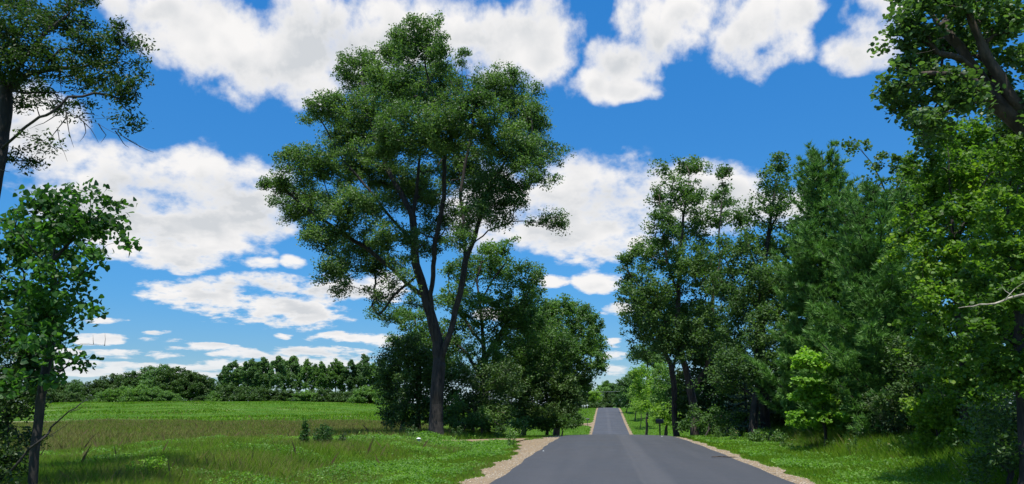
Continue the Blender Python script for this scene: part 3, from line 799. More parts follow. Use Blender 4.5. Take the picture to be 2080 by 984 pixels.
# leaning dead stick
def leaning_stick():
    Y = 12.7; a = P(22, 955, Y); a[2] = float(H(a[0], Y))+.02; base = a
    root = empty('dead_branch', tuple(base), 'bare dead branch leaning against the slim trunk above the meadow', 'branch')
    twigs('stem', root, base, Y, [[(22,957),(60,912),(88,890),(105,868),(140,838),(165,820),(178,812)]], .026, 'bark_dark', 1)
    twigs('twig', root, base, Y, [[(88,890),(110,880),(132,866),(150,850)],[(140,838),(160,833),(172,822)],[(105,868),(112,858),(110,850)]], .008, 'bark_dark', 2)
leaning_stick()
# slender dark line with two short uprights, right of the young tree
root = empty('thin_line', tuple(P(140, 700, 13.2)), 'thin dark line with two short uprights right of the young cottonwood', 'twig')
twigs('stem', root, P(140, 700, 13.2), 13.2, [[(140,705),(165,699),(190,700),(214,702)],[(190,700),(189,680)],[(214,702),(213,677)]], .006, 'bark_dark', 9)

# ------------------------------------------------------------------ trees behind the big cottonwood
kw = dict(tip_r=.014, clump_r=.55, step=.7)
px_tree('ash_tree', 'dark limbed tree directly right of and behind the tall cottonwood', 'tree', 'trees behind the big cottonwood', 985, 58,
 [[(988,870),(985,780),(982,700),(975,620),(968,570),(985,520)],[(985,750),(1010,690),(1040,640),(1070,600)],[(980,690),(940,640),(915,600)],[(985,770),(950,720),(910,690),(880,660)],[(978,620),(1000,570),(1030,530)]],
 [(1010,505,45,22),(1000,545,60,35),(1060,560,45,30),(940,545,45,35),(1030,600,60,35),(1080,610,30,30),(960,620,45,35),(920,600,40,30),(1020,660,60,40),(930,680,45,40),(860,610,40,26,.7),(840,650,35,28,.6),(1075,660,35,40),(1095,555,14,8,.5),(990,720,50,30),(880,690,40,40,.7)],
 'mid', seed=31, base_r=.30, density=4.2, n_leaf=58, leaf=.18, bark='bark_dark', **kw)
px_tree('willow_tree', 'rounded mid green tree overhanging the road at the right end of the left tree group', 'tree', 'trees behind the big cottonwood', 1130, 72,
 [[(1128,865),(1125,780),(1130,700),(1125,650)],[(1128,780),(1160,720),(1185,670)],[(1126,770),(1095,700),(1080,650)]],
 [(1130,625,40,20),(1180,640,32,28),(1090,650,40,30),(1150,670,55,35),(1205,660,18,28,.8),(1210,700,22,30),(1170,720,50,40),(1110,710,50,40),(1215,735,18,26,.7),(1150,770,50,35),(1225,745,10,12,.5),(1195,770,16,18,.5),(1080,730,40,40)],
 'mid', seed=32, base_r=.28, density=5.5, n_leaf=60, leaf=.21, bark='bark_brown', **kw)
px_tree('hackberry_tree', 'mid green tree filling the space between the dark limbed tree and the rounded roadside tree', 'tree', 'trees behind the big cottonwood', 1062, 65, None,
 [(1050,640,40,35),(1080,690,45,40),(1040,720,45,40),(1100,740,45,40),(1065,770,50,36),(1110,650,30,26),(1140,700,40,36),(1010,760,45,36)], 'mid', seed=38, base_r=.2, density=5, n_leaf=58, leaf=.19, **kw)
px_tree('elder_bush', 'big dark bush left of the tall cottonwood trunk at the meadow edge', 'shrub', 'bushes under the left tree group', 815, 52, None,
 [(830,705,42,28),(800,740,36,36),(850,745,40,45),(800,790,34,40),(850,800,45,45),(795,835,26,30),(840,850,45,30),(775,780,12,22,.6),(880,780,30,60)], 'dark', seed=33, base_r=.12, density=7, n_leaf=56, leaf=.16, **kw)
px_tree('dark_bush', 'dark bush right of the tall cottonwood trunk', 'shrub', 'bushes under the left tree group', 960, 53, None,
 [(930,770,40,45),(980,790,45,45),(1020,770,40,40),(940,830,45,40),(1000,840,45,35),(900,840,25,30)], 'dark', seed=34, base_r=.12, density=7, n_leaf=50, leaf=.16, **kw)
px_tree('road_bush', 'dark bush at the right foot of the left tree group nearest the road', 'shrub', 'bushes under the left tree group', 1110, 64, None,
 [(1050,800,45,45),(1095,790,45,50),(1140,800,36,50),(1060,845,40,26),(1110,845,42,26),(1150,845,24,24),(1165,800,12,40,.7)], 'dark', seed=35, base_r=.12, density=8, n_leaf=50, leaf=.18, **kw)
px_tree('roadside_bush', 'low green bush closing the right foot of the left tree group beside the road', 'shrub', 'bushes under the left tree group', 1140, 62, None,
 [(1085,858,26,14),(1115,860,26,14),(1145,858,24,15),(1168,856,16,14),(1180,845,10,12,.7)], 'mid', seed=39, base_r=.05, density=9, n_leaf=44, leaf=.15, tip_r=.01, clump_r=.4, step=.5)
px_tree('hedge_bush', 'green undergrowth right behind the tall cottonwood foot', 'shrub', 'bushes under the left tree group', 925, 49, None,
 [(915,850,20,22),(940,862,24,18),(925,825,18,18),(1020,862,26,14),(1050,864,24,12)], 'mid', seed=40, base_r=.05, density=9, n_leaf=44, leaf=.14, tip_r=.01, clump_r=.38, step=.5)
px_tree('small_shrub', 'small lighter shrub among the grass right of the cottonwood trunk', 'shrub', None, 975, 49.5, None,
 [(975,850,24,18),(985,838,16,14),(960,860,16,12)], 'mid', seed=36, base_r=.05, density=10, n_leaf=36, leaf=.12, tip_r=.008, clump_r=.3, step=.35)
px_tree('maple_tree', 'green tree low behind the tall cottonwood, left of its fork', 'tree', 'trees behind the big cottonwood', 850, 66, None,
 [(790,640,45,22,.6),(830,640,40,25,.7),(870,700,50,40),(910,740,50,40),(820,690,30,25,.8)], 'mid', seed=37, base_r=.2, density=4.5, n_leaf=50, leaf=.2, **kw)

# ------------------------------------------------------------------ right side, from far to near
gR = 'trees along the right side of the road'
kw2 = dict(tip_r=.014, clump_r=.5, step=.65)
px_tree('cottonwood_tree', 'tall two headed cottonwood standing nearest the road on the right', 'tree', gR, 1412, 52,
 [[(1412,880),(1408,820),(1398,770),(1385,725),(1375,660),(1378,580),(1385,480),(1395,400),(1400,350)],[(1400,790),(1435,750),(1445,680),(1450,580),(1460,480),(1470,380)],[(1385,725),(1350,650),(1310,590),(1280,560)],[(1378,600),(1350,500),(1340,400),(1345,350)]],
 [(1345,350,20,24,.7),(1400,340,36,20),(1472,355,18,26,.8),(1335,400,22,28,.8),(1395,395,42,38),(1465,405,22,38,.8),(1350,460,42,40),(1420,460,50,45),(1285,515,30,28,.8),(1330,520,45,40),(1400,540,55,50),(1270,560,22,24,.7),
  (1320,590,50,40),(1395,620,55,50),(1275,610,22,22,.6),(1285,655,26,22,.5),(1350,670,50,40),(1290,720,20,20,.4),(1380,710,40,30,.7),(1450,560,40,50),(1440,660,50,50)],
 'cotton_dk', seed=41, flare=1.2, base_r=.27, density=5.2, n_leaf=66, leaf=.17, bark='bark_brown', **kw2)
px_tree('cottonwood_tree', 'slender second trunk cottonwood just left of the two headed one on the right', 'tree', gR, 1375, 57,
 [[(1372,875),(1370,800),(1362,740),(1340,690),(1315,640)],[(1366,770),(1385,700),(1390,640)]],
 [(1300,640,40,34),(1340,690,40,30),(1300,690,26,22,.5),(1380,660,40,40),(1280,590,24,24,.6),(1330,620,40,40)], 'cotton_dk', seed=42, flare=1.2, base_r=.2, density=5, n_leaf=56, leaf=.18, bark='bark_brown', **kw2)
px_tree('cottonwood_tree', 'tall narrow topped cottonwood on the right, left of the pines', 'tree', gR, 1555, 46,
 [[(1555,885),(1550,780),(1545,680),(1550,560),(1565,450),(1580,360)],[(1548,600),(1590,540),(1625,480)],[(1550,580),(1520,500),(1500,440)]],
 [(1585,330,24,24,.8),(1600,345,16,22,.6),(1565,365,26,24,.9),(1590,400,28,26,.8),(1555,425,40,36),(1500,440,30,30,.8),(1620,455,30,26,.7),(1560,490,55,40),(1500,510,45,45),(1615,520,36,34,.7),(1550,570,60,45),(1480,590,45,45),(1600,590,40,35),(1650,440,24,24,.6),(1635,410,16,14,.4)],
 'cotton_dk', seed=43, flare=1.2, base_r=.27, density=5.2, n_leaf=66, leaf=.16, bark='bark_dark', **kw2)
px_tree('maple_tree', 'broad dark green tree in front between the two tall right cottonwoods', 'tree', gR, 1530, 43, None,
 [(1560,560,50,28),(1540,610,60,40),(1590,620,45,40),(1500,650,50,45),(1560,670,60,50),(1500,720,45,45),(1560,740,55,50),(1610,700,40,40),(1600,770,40,45),(1480,770,40,40,.8)],
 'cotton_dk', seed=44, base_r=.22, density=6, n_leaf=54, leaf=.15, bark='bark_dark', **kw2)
px_tree('understory_tree', 'dark shaded tree filling the gap behind the right cottonwood trunks', 'tree', gR, 1450, 60, None,
 [(1420,700,45,40),(1460,720,50,50),(1440,780,50,50),(1490,800,50,50),(1420,830,50,45),(1480,850,50,35),(1530,830,50,50),(1390,800,30,50,.8)],
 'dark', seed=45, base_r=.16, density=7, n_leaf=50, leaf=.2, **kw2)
px_tree('dark_tree', 'dark leafy mass of a tree behind the bright small maple on the right', 'tree', gR, 1620, 50, None,
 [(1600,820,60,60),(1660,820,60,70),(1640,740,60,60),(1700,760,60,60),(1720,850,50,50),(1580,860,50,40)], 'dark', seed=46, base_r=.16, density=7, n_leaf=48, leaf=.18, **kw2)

def conifer(name, label, cat, group, base, top, Rb, mat, seed, whorl=.55, tuft_n=9, needle=.16, nw=.012, upturn=.25, start=.06, droop=0.0, dens=1.0, side_step=.30, bark='bark_dark', power=.8):
    rng = np.random.default_rng(seed); base = np.array(base, float); Ht = top
    root = empty(name, tuple(base), label, cat, group)
    tr = MB(); hs = np.linspace(0, Ht, 14)
    tr.tube([(.04*math.sin(h*.7), .04*math.cos(h*.5), h-.1) for h in hs], [max(.02, Ht*.016*(1-h/Ht)**.8) for h in hs], 8)
    tufts = []; dirs = []
    z = Ht*start
    while z < Ht*.985:
        f = z/Ht; L0 = Rb*(1-f)**power*(1 if f > .12 else .75+.25*f/.12)
        nb = max(4, int(6.5*(1 if f < .9 else .7))); a0 = rng.random()*6.28
        for b in range(nb):
            a = a0+b*6.283/nb+rng.normal()*.22; L = L0*rng.uniform(.55, 1.2)
            d = np.array([math.cos(a), math.sin(a), 0]); e0 = rng.uniform(-.05, .2) + .7*f**2 - droop
            pts = []; m = 7
            for k in range(m+1):
                t = k/m; pts.append(np.array([0, 0, z])+d*L*t+np.array([0, 0, L*(e0*t + upturn*t*t - .12*math.sin(math.pi*t))]) + (rng.normal(size=3)*.03*L if k else 0))
            tr.tube(pts, [max(.006, .012+.014*L*(1-k/m)) for k in range(m+1)], 4, cap=False)
            ns_ = max(3, int(L/side_step*dens))
            for k in range(ns_):
                t = .22+.78*(k+rng.random())/ns_; i = min(m-1, int(t*m)); p = pts[i]+(pts[i+1]-pts[i])*(t*m-i)
                tg = pts[i+1]-pts[i]; tg = tg/np.linalg.norm(tg)
                for sgn in (-1, 1):
                    sl = L*.42*(1.15-t)*rng.uniform(.6, 1.2)+.10
                    sdv = np.cross(tg, (0, 0, 1))*sgn; sdv = sdv/np.linalg.norm(sdv)*.8+tg*.6+np.array([0, 0, .12+.1*upturn]); sdv /= np.linalg.norm(sdv)
                    mt = max(1, int(sl/.17))
                    for q in range(mt):
                        tt = (q+rng.random())/mt; pp = p+sdv*sl*tt+rng.normal(size=3)*.03
                        tufts.append(pp); dirs.append(sdv)
                tufts.append(p); dirs.append(tg)
            tufts.append(pts[-1]); dirs.append(tg)
        z += whorl*rng.uniform(.7, 1.3)*(1-.45*f)
    tr.build('trunk', M[bark], root, True)
    T = np.array(tufts); D = np.array(dirs)
    T = np.repeat(T, tuft_n, 0); D = np.repeat(D, tuft_n, 0); n = len(T)
    ax = D*1.0+rng.normal(size=(n, 3))*.55+np.array([0, 0, .25]); ax /= np.linalg.norm(ax, axis=1, keepdims=True)
    nor = rng.normal(size=(n, 3)); nor -= (nor*ax).sum(1, keepdims=True)*ax; nor /= np.linalg.norm(nor, axis=1, keepdims=True)
    l = needle*(.7+.6*rng.random(n)); w = nw*(.7+.6*rng.random(n))
    T = T+rng.normal(size=(n, 3))*.02
    V = np.stack([T-nor*w[:, None], T+nor*w[:, None], T+ax*l[:, None]], 1).reshape(-1, 3)
    mesh_np('crown', V, [np.arange(3*n).reshape(n, 3)], M[mat], root, {'rnd': rng.random(n)})
    print(label, 'tris', n)
    return root
def height_to(u, v, Y): return float(P(u, v, Y)[2]-G(u, Y)[2])
gP = 'pines on the right'
conifer('pine_tree', 'tallest dark green pine, behind the bright small maple on the right', 'tree', gP, G(1722, 37), height_to(1722, 305, 37), 3.7, 'pine', 51, whorl=.62, needle=.26, nw=.022, tuft_n=15, dens=1.7, power=.55, upturn=.3)
conifer('pine_tree', 'leftmost and lowest of the three pines, beside the right cottonwoods', 'tree', gP, G(1665, 41), height_to(1665, 520, 41), 2.6, 'pine', 53, whorl=.62, needle=.26, nw=.022, tuft_n=15, dens=1.7, power=.55, upturn=.3)
conifer('pine_tree', 'second pine, right of and in front of the tallest pine', 'tree', gP, G(1820, 31), height_to(1820, 385, 31), 3.3, 'pine', 52, whorl=.58, needle=.22, nw=.018, tuft_n=16, dens=1.8, power=.5, upturn=.3)
conifer('spruce_tree', 'small blue grey spruce low in the shade right of the cottonwood trunks', 'tree', None, G(1518, 47), height_to(1518, 700, 47), 1.9, 'spruce', 54, whorl=.42, needle=.12, nw=.02, upturn=-.05, start=.03, droop=.12, tuft_n=7)

# near right
px_tree('maple_sapling', 'small bright yellow green maple in front of the dark pines', 'tree', None, 1672, 31.5,
 [[(1672,895),(1672,850),(1668,800),(1660,750),(1655,715)]],
 [(1645,735,26,16),(1690,755,26,12),(1640,775,26,12),(1685,785,30,12),(1650,805,34,12),(1690,820,30,12),(1640,845,30,10),(1675,855,36,14),(1625,860,18,8,.7),(1710,785,16,10,.6),(1715,845,20,12,.6),(1640,720,10,8,.8)],
 'maple_br', seed=61, base_r=.06, tip_r=.006, density=60, clump_r=.24, n_leaf=38, leaf=.115, shape='round', step=.22, bark='bark_dark', clump_flat=.5)
px_tree('maple_tree', 'light green leafy maple on the right, left edge beside the pines', 'tree', gR, 1960, 23,
 [[(1960,950),(1955,800),(1945,650),(1935,500),(1930,380),(1925,300)],[(1945,620),(1880,520),(1840,470)],[(1935,500),(1980,400),(2030,330)],[(1950,700),(1900,640),(1850,600)]],
 [(1900,270,45,36),(1960,290,60,40),(1870,330,40,40,.8),(1930,360,60,45),(2010,340,60,50),(1880,420,50,40),(1950,440,60,45),(1840,480,34,30,.8),(1900,510,55,40),(2020,440,60,50),(1970,540,60,50),(1820,540,28,18,.7),(1870,560,40,24,.8),
  (2050,540,50,60),(1920,600,50,36),(1990,640,50,50),(1900,660,40,26,.8),(1850,640,30,20,.6),(1950,710,40,36),(1860,700,34,24,.6),(1950,770,44,34),(1905,760,40,30,.8),(1990,790,40,36),(1945,830,40,30),(2000,730,40,40)],
 'maple', seed=62, base_r=.11, tip_r=.008, density=13, clump_r=.30, n_leaf=46, leaf=.105, shape='round', step=.35, bark='bark_dark', clump_flat=.5)
px_tree('maple_tree', 'bright leafy maple at the right edge of the picture under the forked trunks', 'tree', gR, 2080, 16.5,
 [[(2085,1010),(2080,850),(2070,700),(2060,550),(2050,420)],[(2070,700),(2020,640),(1985,600)],[(2065,600),(2020,520),(1990,480)]],
 [(2060,330,50,50),(2110,380,60,60),(2040,430,45,40),(2000,500,40,36,.9),(2070,510,60,50),(1990,580,40,36),(2050,600,60,45),(2120,560,60,80),(2000,670,40,34,.9),(2060,690,50,45),(1980,720,36,28,.7),(2030,760,50,40),(2090,760,50,60),(1960,640,16,14,.4)],
 'maple', seed=63, base_r=.13, tip_r=.006, density=22, clump_r=.24, n_leaf=40, leaf=.085, shape='round', step=.28, bark='bark_dark', clump_flat=.5)
NRL = [[(2270,1040),(2250,700),(2200,430),(2150,325),(2105,275),(2070,245),(2025,205),(1985,150),(1950,95),(1900,40),(1868,0),(1840,-60)],
 [(2160,340),(2110,270),(2060,205),(2012,130),(1990,80),(1965,20),(1945,-40)],
 [(2030,215),(2000,195),(1950,183),(1910,200),(1890,235),(1875,255)],
 [(1990,160),(1950,120),(1900,100),(1860,110)],[(2020,205),(1960,155),(1920,150)]]
NR = [(1860,30,50,45),(1920,80,60,50),(1850,100,50,45),(1990,60,60,60),(1820,165,45,40,.9),(1880,170,60,45),(1950,190,60,45),(1830,215,40,30,.7),(1880,250,40,34,.9),(1890,290,26,22,.6),(2050,40,60,60),(2060,140,60,60),(1950,0,60,40),(1800,190,20,20,.4),(2130,200,60,90),(1890,-30,80,50),(1835,60,20,30,.6)]
px_tree('silver_cottonwood', 'leaning tree with two thick bare trunks crossing the upper right corner', 'tree', gR, 2270, 16, NRL, NR, 'cotton', seed=64, depth=.8,
 base_r=.28, tip_r=.008, density=18, clump_r=.28, n_leaf=40, leaf=.10, shape='round', step=.3, bark='bark_brown', ns=10, flare=1.2)
px_tree('box_elder', 'tree with thin pale green sprays rising between the tall pine and the right corner tree', 'tree', gR, 1800, 34,
 [[(1800,900),(1810,700),(1800,500),(1810,400),(1840,330)],[(1810,420),(1770,330),(1735,290)],[(1805,450),(1780,400),(1730,350)]],
 [(1725,290,18,10,.7),(1755,295,24,14,.7),(1790,325,30,20,.7),(1830,330,30,24,.8),(1780,375,30,20,.7),(1820,400,34,30,.8),(1850,370,30,30,.8)],
 'cotton', seed=65, base_r=.07, tip_r=.007, density=8, clump_r=.30, n_leaf=36, leaf=.12, step=.4, bark='bark_dark', shape='round')
# pale dead limb
root = empty('dead_limb', tuple(P(2100, 604, 15.0)), 'pale bare dead limb sticking out of the leaves at the right edge', 'branch')
twigs('stem', root, P(2100, 604, 15.0), 15.0, [[(2110,590),(2080,598),(2050,607),(2020,617),(1990,619),(1965,622),(1946,626)]], .032, 'bark_pale', 3)
twigs('twig', root, P(2100, 604, 15.0), 15.0, [[(2060,604),(2040,590),(2035,578)],[(2040,610),(2062,585),(2085,572)]], .008, 'bark_pale', 5)
# shrubs at the foot of the right trees
gS = 'shrubs at the foot of the right trees'
ks = dict(tip_r=.006, step=.3, bark='bark_dark', flare=1.1)
px_tree('grey_shrub', 'grey green wispy shrub right of the bright small maple', 'shrub', gS, 1795, 29.5, None,
 [(1790,815,34,22),(1770,850,32,30),(1815,850,34,34),(1790,880,44,26),(1830,810,24,30,.7),(1750,880,22,22,.7)], 'grey', seed=71, base_r=.05, density=24, clump_r=.26, n_leaf=34, leaf=.075, shape='oval', **ks)
px_tree('yellow_shrub', 'yellow green shrub with bright tips near the right edge of the verge', 'shrub', gS, 1895, 23.5, None,
 [(1870,820,32,16),(1915,815,32,18),(1950,830,28,20),(1880,850,36,24),(1930,865,36,28),(1900,900,36,30),(1940,910,30,30),(1850,830,14,10,.6)], 'shrub_y', seed=72, base_r=.05, density=24, clump_r=.22, n_leaf=40, leaf=.10, shape='round', **ks)
px_tree('dark_shrub', 'dark shaded brush in the bottom right corner', 'shrub', gS, 2040, 17.5, None,
 [(2000,850,50,40),(2060,840,50,50),(2020,910,50,45),(2070,930,50,50),(1990,950,36,36,.8),(2100,880,50,60)], 'dark', seed=73, base_r=.06, density=22, clump_r=.25, n_leaf=32, leaf=.085, shape='oval', **ks)
px_tree('thicket_tree', 'shaded thicket tree behind the yellow green shrub', 'tree', gS, 1900, 29, None,
 [(1860,730,60,50),(1930,760,60,60),(1870,800,60,50),(1980,800,60,60),(1930,850,60,50),(1840,780,40,40,.7),(2010,880,60,60)], 'dark', seed=74, base_r=.1, density=11, clump_r=.36, n_leaf=44, leaf=.12, tip_r=.008, step=.4)
px_tree('backdrop_tree', 'big dark tree deep behind the right pines and maples', 'tree', gR, 1950, 40, None,
 [(1900,400,90,80),(2000,350,90,90),(2080,450,90,90),(1950,550,90,80),(1880,620,80,70),(2040,620,90,90),(1960,740,100,80),(2080,780,90,90),(1850,760,80,70),(1800,650,60,80),(2060,240,80,60)], 'dark', seed=75, base_r=.3, density=4.0, clump_r=.6, n_leaf=60, leaf=.2, tip_r=.014, step=.8)
px_tree('undergrowth_bush', 'leafy undergrowth at the feet of the two headed cottonwood on the right', 'shrub', gS, 1430, 48, None,
 [(1392,862,16,14),(1430,862,22,16),(1455,850,22,22),(1480,868,26,14),(1500,850,20,20),(1410,835,14,16,.6)], 'mid', seed=77, base_r=.05, density=9, n_leaf=44, leaf=.14, tip_r=.01, clump_r=.38, step=.5)
px_tree('verge_weeds_bush', 'low leafy weeds clump at the edge of the right trees below the spruce', 'shrub', gS, 1560, 38, None,
 [(1530,885,26,12),(1560,885,24,14),(1590,890,26,12)], 'mid', seed=76, base_r=.03, density=22, clump_r=.2, n_leaf=26, leaf=.1, **ks)

# ------------------------------------------------------------------ far centre and right beyond the crest
gF = 'trees beyond the crest on the right of the road'
def far_px(name, label, cat, group, u, Y, bl, mat, seed, dens=2.6, nl=44, leaf=.34, lines=None, cr=.8, br=.13):
    return px_tree(name, label, cat, group, u, Y, lines, bl, mat, seed=seed, base_r=br, tip_r=.02, density=dens, clump_r=cr, n_leaf=nl, leaf=leaf, step=1.0, bark='bark_brown', ns=5)
far_px('birch_tree', 'yellow green slim tree right of the far road, with bare stem showing', 'tree', gF, 1312, 95, [(1300,755,14,18),(1320,770,16,24),(1300,790,16,20),(1325,800,18,26),(1305,820,14,18),(1328,830,18,16)], 'yellowg', 81, 5, 46, .22, cr=.55)
far_px('birch_tree', 'green tree between the yellow green slim tree and the right cottonwoods', 'tree', gF, 1350, 85, [(1345,760,22,20),(1362,780,24,28),(1345,805,22,26),(1372,825,20,30),(1345,840,22,16)], 'far_lt', 82, 5, 46, .22, cr=.55)
far_px('thicket_bush', 'long green thicket along the foot of the slim trees right of the far road', 'shrub', gF, 1345, 105, [(1318,812,16,16),(1335,800,20,20),(1340,828,18,14),(1362,815,20,22),(1382,800,22,26),(1395,830,24,26),(1370,845,20,14),(1400,860,20,14)], 'far_lt', 93, 5, 46, .24, cr=.6, br=.08)
far_px('thicket_bush', 'green thicket at the top right edge of the far lawn', 'shrub', gF, 1300, 160, [(1296,815,12,12),(1308,805,12,16),(1320,818,12,12),(1290,825,9,7)], 'yellowg', 94, 4, 46, .3, cr=.7, br=.08)
far_px('round_bush', 'light green bush beside the black mailbox', 'shrub', gF, 1352, 72, [(1345,835,18,16),(1362,840,18,20),(1350,856,22,14)], 'yellowg', 83, 7, 40, .2, cr=.5, br=.06)
far_px('tall_tree', 'tall loose tree top leaning over the far road on the right', 'tree', gF, 1310, 120, [(1300,715,20,16,.8),(1320,725,18,18,.8),(1335,700,20,20,.8),(1285,725,12,12,.5),(1340,735,20,20)], 'cotton_dk', 84, 4, 46, .3)
far_px('pine_like_tree', 'dark green tree right of the far road where it tops the hill', 'tree', gF, 1272, 225, [(1272,780,14,14),(1280,770,12,14),(1268,800,14,14),(1284,795,14,18),(1275,818,16,10)], 'far', 85, 2.4, 44, .45)
far_px('far_tree', 'mid green tree right of the hill top above the bright lawn', 'tree', gF, 1290, 190, [(1290,765,12,14),(1298,785,12,18),(1288,800,12,16),(1300,810,12,16)], 'far_lt', 86, 2.6, 44, .4)
gC = 'trees at the end of the road'
far_px('yellow_tree', 'small yellow green tree left of where the road meets the hill top', 'tree', gC, 1208, 300, [(1208,798,10,7),(1212,808,9,8),(1204,812,8,8)], 'yellowg', 87, 3, 40, .45)
far_px('end_tree', 'dark conifer shaped tree right behind the top of the road', 'tree', gC, 1234, 310, [(1234,800,6,8),(1234,812,10,8),(1234,824,13,8)], 'dark', 88, 3, 50, .5)
far_px('end_tree', 'round mid green tree behind the road end, right of the dark conifer', 'tree', gC, 1252, 330, [(1250,788,12,10),(1258,800,12,12),(1246,808,10,10),(1256,820,12,8)], 'far', 89, 2, 44, .55)
far_px('end_tree', 'green tree behind the road end, above the dark conifer', 'tree', gC, 1228, 350, [(1232,782,12,8),(1222,795,12,12),(1238,798,12,12),(1226,815,14,10)], 'far_lt', 90, 2, 44, .55)
far_px('end_tree', 'dark tree behind the road signs on the hill left of the road', 'tree', gC, 1188, 300, [(1178,775,14,14),(1190,785,13,14),(1175,800,16,14),(1192,806,14,12),(1182,818,18,8),(1200,822,10,6)], 'dark', 91, 2.4, 50, .5)
far_px('end_bush', 'dark low bush behind the three small signs', 'shrub', gC, 1180, 285, [(1165,824,12,8),(1178,822,10,8),(1190,824,10,7),(1202,824,9,6),(1215,826,10,5)], 'dark', 95, 4, 50, .5, br=.08)
far_px('end_tree', 'tall dark tree left of the signs, partly behind the left tree group', 'tree', gC, 1160, 280, [(1150,770,18,16),(1162,790,18,18),(1150,812,20,14),(1168,812,14,12)], 'dark', 92, 2.4, 50, .5)

# ------------------------------------------------------------------ far tree rows across the field: prototypes + copies
def proto(name, blobs, mat, seed, dens=2.2, nl=38, leaf=.36, cr=.75, br=.22, trunk_h=6, bark='bark_brown', label='', cat='tree', lines=None):
    b3 = [(np.array(b[:3], float)+np.array([0, 0, 0]), b[3:6], b[6] if len(b) > 6 else 1.0) for b in blobs]
    # build at origin of a flat spot then move
    base = np.array([0, -30, float(H(0, -30))])
    b3 = [(c+base, r, w) for c, r, w in b3]
    L = lines or [[(0,0,0),(.1,0,trunk_h*.4),(-.1,.1,trunk_h*.75),(0,0,trunk_h)]]
    L = [[np.array(p)+base for p in q] for q in L]
    return make_tree(name, label, cat, None, base, L, b3, mat, bark, seed, br, .02, dens, cr, nl, leaf, 'kite', 1.0, ns=5)
TALL = [(0,0,12.3,1.1,1.1,1.2),(-1.4,.3,10.8,1.2,1.2,1.5),(1.3,-.4,11,1.2,1.2,1.5),(.3,1.2,9.4,1.4,1.3,1.5),(-1.8,-.8,8.2,1.5,1.4,1.5,.8),(1.9,.6,8,1.5,1.4,1.6,.8),(0,-1.4,7.2,1.6,1.4,1.4,.8),(-1.2,1,5.6,1.4,1.3,1.2,.6),(1.4,-.8,5.4,1.4,1.3,1.2,.6)]
TALL2 = [(-.8,0,11.6,1.0,1.0,1.5),(.9,.4,12.5,1.0,1.0,1.4),(-2,.2,9.6,1.3,1.2,1.4),(2,-.3,10,1.2,1.2,1.5),(0,-.8,9.2,1.4,1.2,1.4,.8),(-1.2,.9,7.2,1.5,1.3,1.3,.7),(1.5,.8,7,1.5,1.3,1.4,.7),(0,-.5,5.2,1.5,1.4,1.2,.6)]
ROUND = [(0,0,8.2,2.2,2.0,1.6),(-2.2,.3,6.8,2.0,1.8,1.8),(2.2,-.3,6.9,2.0,1.8,1.8),(0,1.5,6,2.4,2,2),(-2.6,-.6,4.4,2.2,2,2),(2.7,.4,4.3,2.2,2,2),(0,-1.8,4.2,2.6,2,2.2),(-1.5,0,2.2,2.4,2,1.7),(1.8,0,2.1,2.4,2,1.7)]
BUSH = [(0,0,3.0,1.8,1.6,1.1),(-1.9,.3,2.4,1.6,1.5,1.1),(1.9,-.3,2.3,1.6,1.5,1.1),(-.8,-1.2,1.3,2,1.5,1.1),(1.2,-1,1.2,2,1.5,1.0),(-2.9,0,1.1,1.4,1.4,.9),(3,0,1.1,1.4,1.4,.9)]
gT = 'row of tall slim trees behind the far field'; gL = 'dark woodland trees behind the far field on the left'; gB = 'bushes along the far edge of the field'
T1 = proto('tall_tree', TALL, 'far', 101, trunk_h=11, dens=4.4, nl=46, leaf=.40, cr=.55); T2 = proto('tall_tree', TALL2, 'far', 102, trunk_h=11, dens=4.4, nl=46, leaf=.40, cr=.55); T3 = proto('tall_tree', TALL, 'far_lt', 103, trunk_h=11, dens=4.4, nl=46, leaf=.40, cr=.55)
W1 = proto('woodland_tree', ROUND, 'dark', 104, 1.8, 44, .4, trunk_h=7); W2 = proto('woodland_tree', ROUND, 'far', 105, 1.8, 44, .4, trunk_h=7)
B1 = proto('field_bush', BUSH, 'far_lt', 106, 3.2, 44, .30, .6, .08, 2.2, cat='shrub'); B2 = proto('field_bush', BUSH, 'dark', 107, 3.2, 44, .30, .6, .08, 2.2, cat='shrub')
used = set()
ORD = ['first','second','third','fourth','fifth','sixth','seventh','eighth','ninth','tenth','eleventh','twelfth','thirteenth','fourteenth','fifteenth','sixteenth','seventeenth','eighteenth','nineteenth','twentieth','twenty-first','twenty-second','twenty-third','twenty-fourth']
rf = np.random.default_rng(77)
def place(pr, u, Y, vtop, h0, label, group, wide=1.0):
    g = G(u, Y); hgt = float(P(u, vtop, Y)[2]-g[2]); s = hgt/h0
    loc = (g[0], g[1], g[2]-.55); rz = rf.random()*6.28; sc = (s*wide, s*wide, s)
    if pr not in used:
        used.add(pr); pr.location = loc; pr.rotation_euler = (0, 0, rz); pr.scale = sc; pr['label'] = label; pr['group'] = group
    else: copy_tree(pr, loc, rz, sc, label, group)
tall = [(u, 735-10*math.exp(-((u-575)/60)**2)-8*math.exp(-((u-745)/40)**2)+6*math.sin(u*.21), 1+(k*7+k//3) % 3) for k, u in enumerate([452,468,482,500,514,530,545,560,574,590,604,620,634,650,664,680,694,710,726,740,756,772,786,800])]
for k, (u, v, p) in enumerate(tall):
    place((None, T1, T2, T3)[p], u, (222 if k % 2 else 231)+rf.uniform(-3, 3), v+rf.uniform(-4, 6), 13.4, ORD[k]+' tall slim tree from the left in the row behind the far field', gT, .88+rf.uniform(-.1, .15))
wood = [(20,765,2),(60,762,2),(88,768,1),(110,766,2),(130,772,1),(150,770,2),(192,768,1),(226,756,1),(262,752,1),(296,744,2),(326,740,2),(352,742,1),(382,750,1),(404,758,1),(426,768,2)]
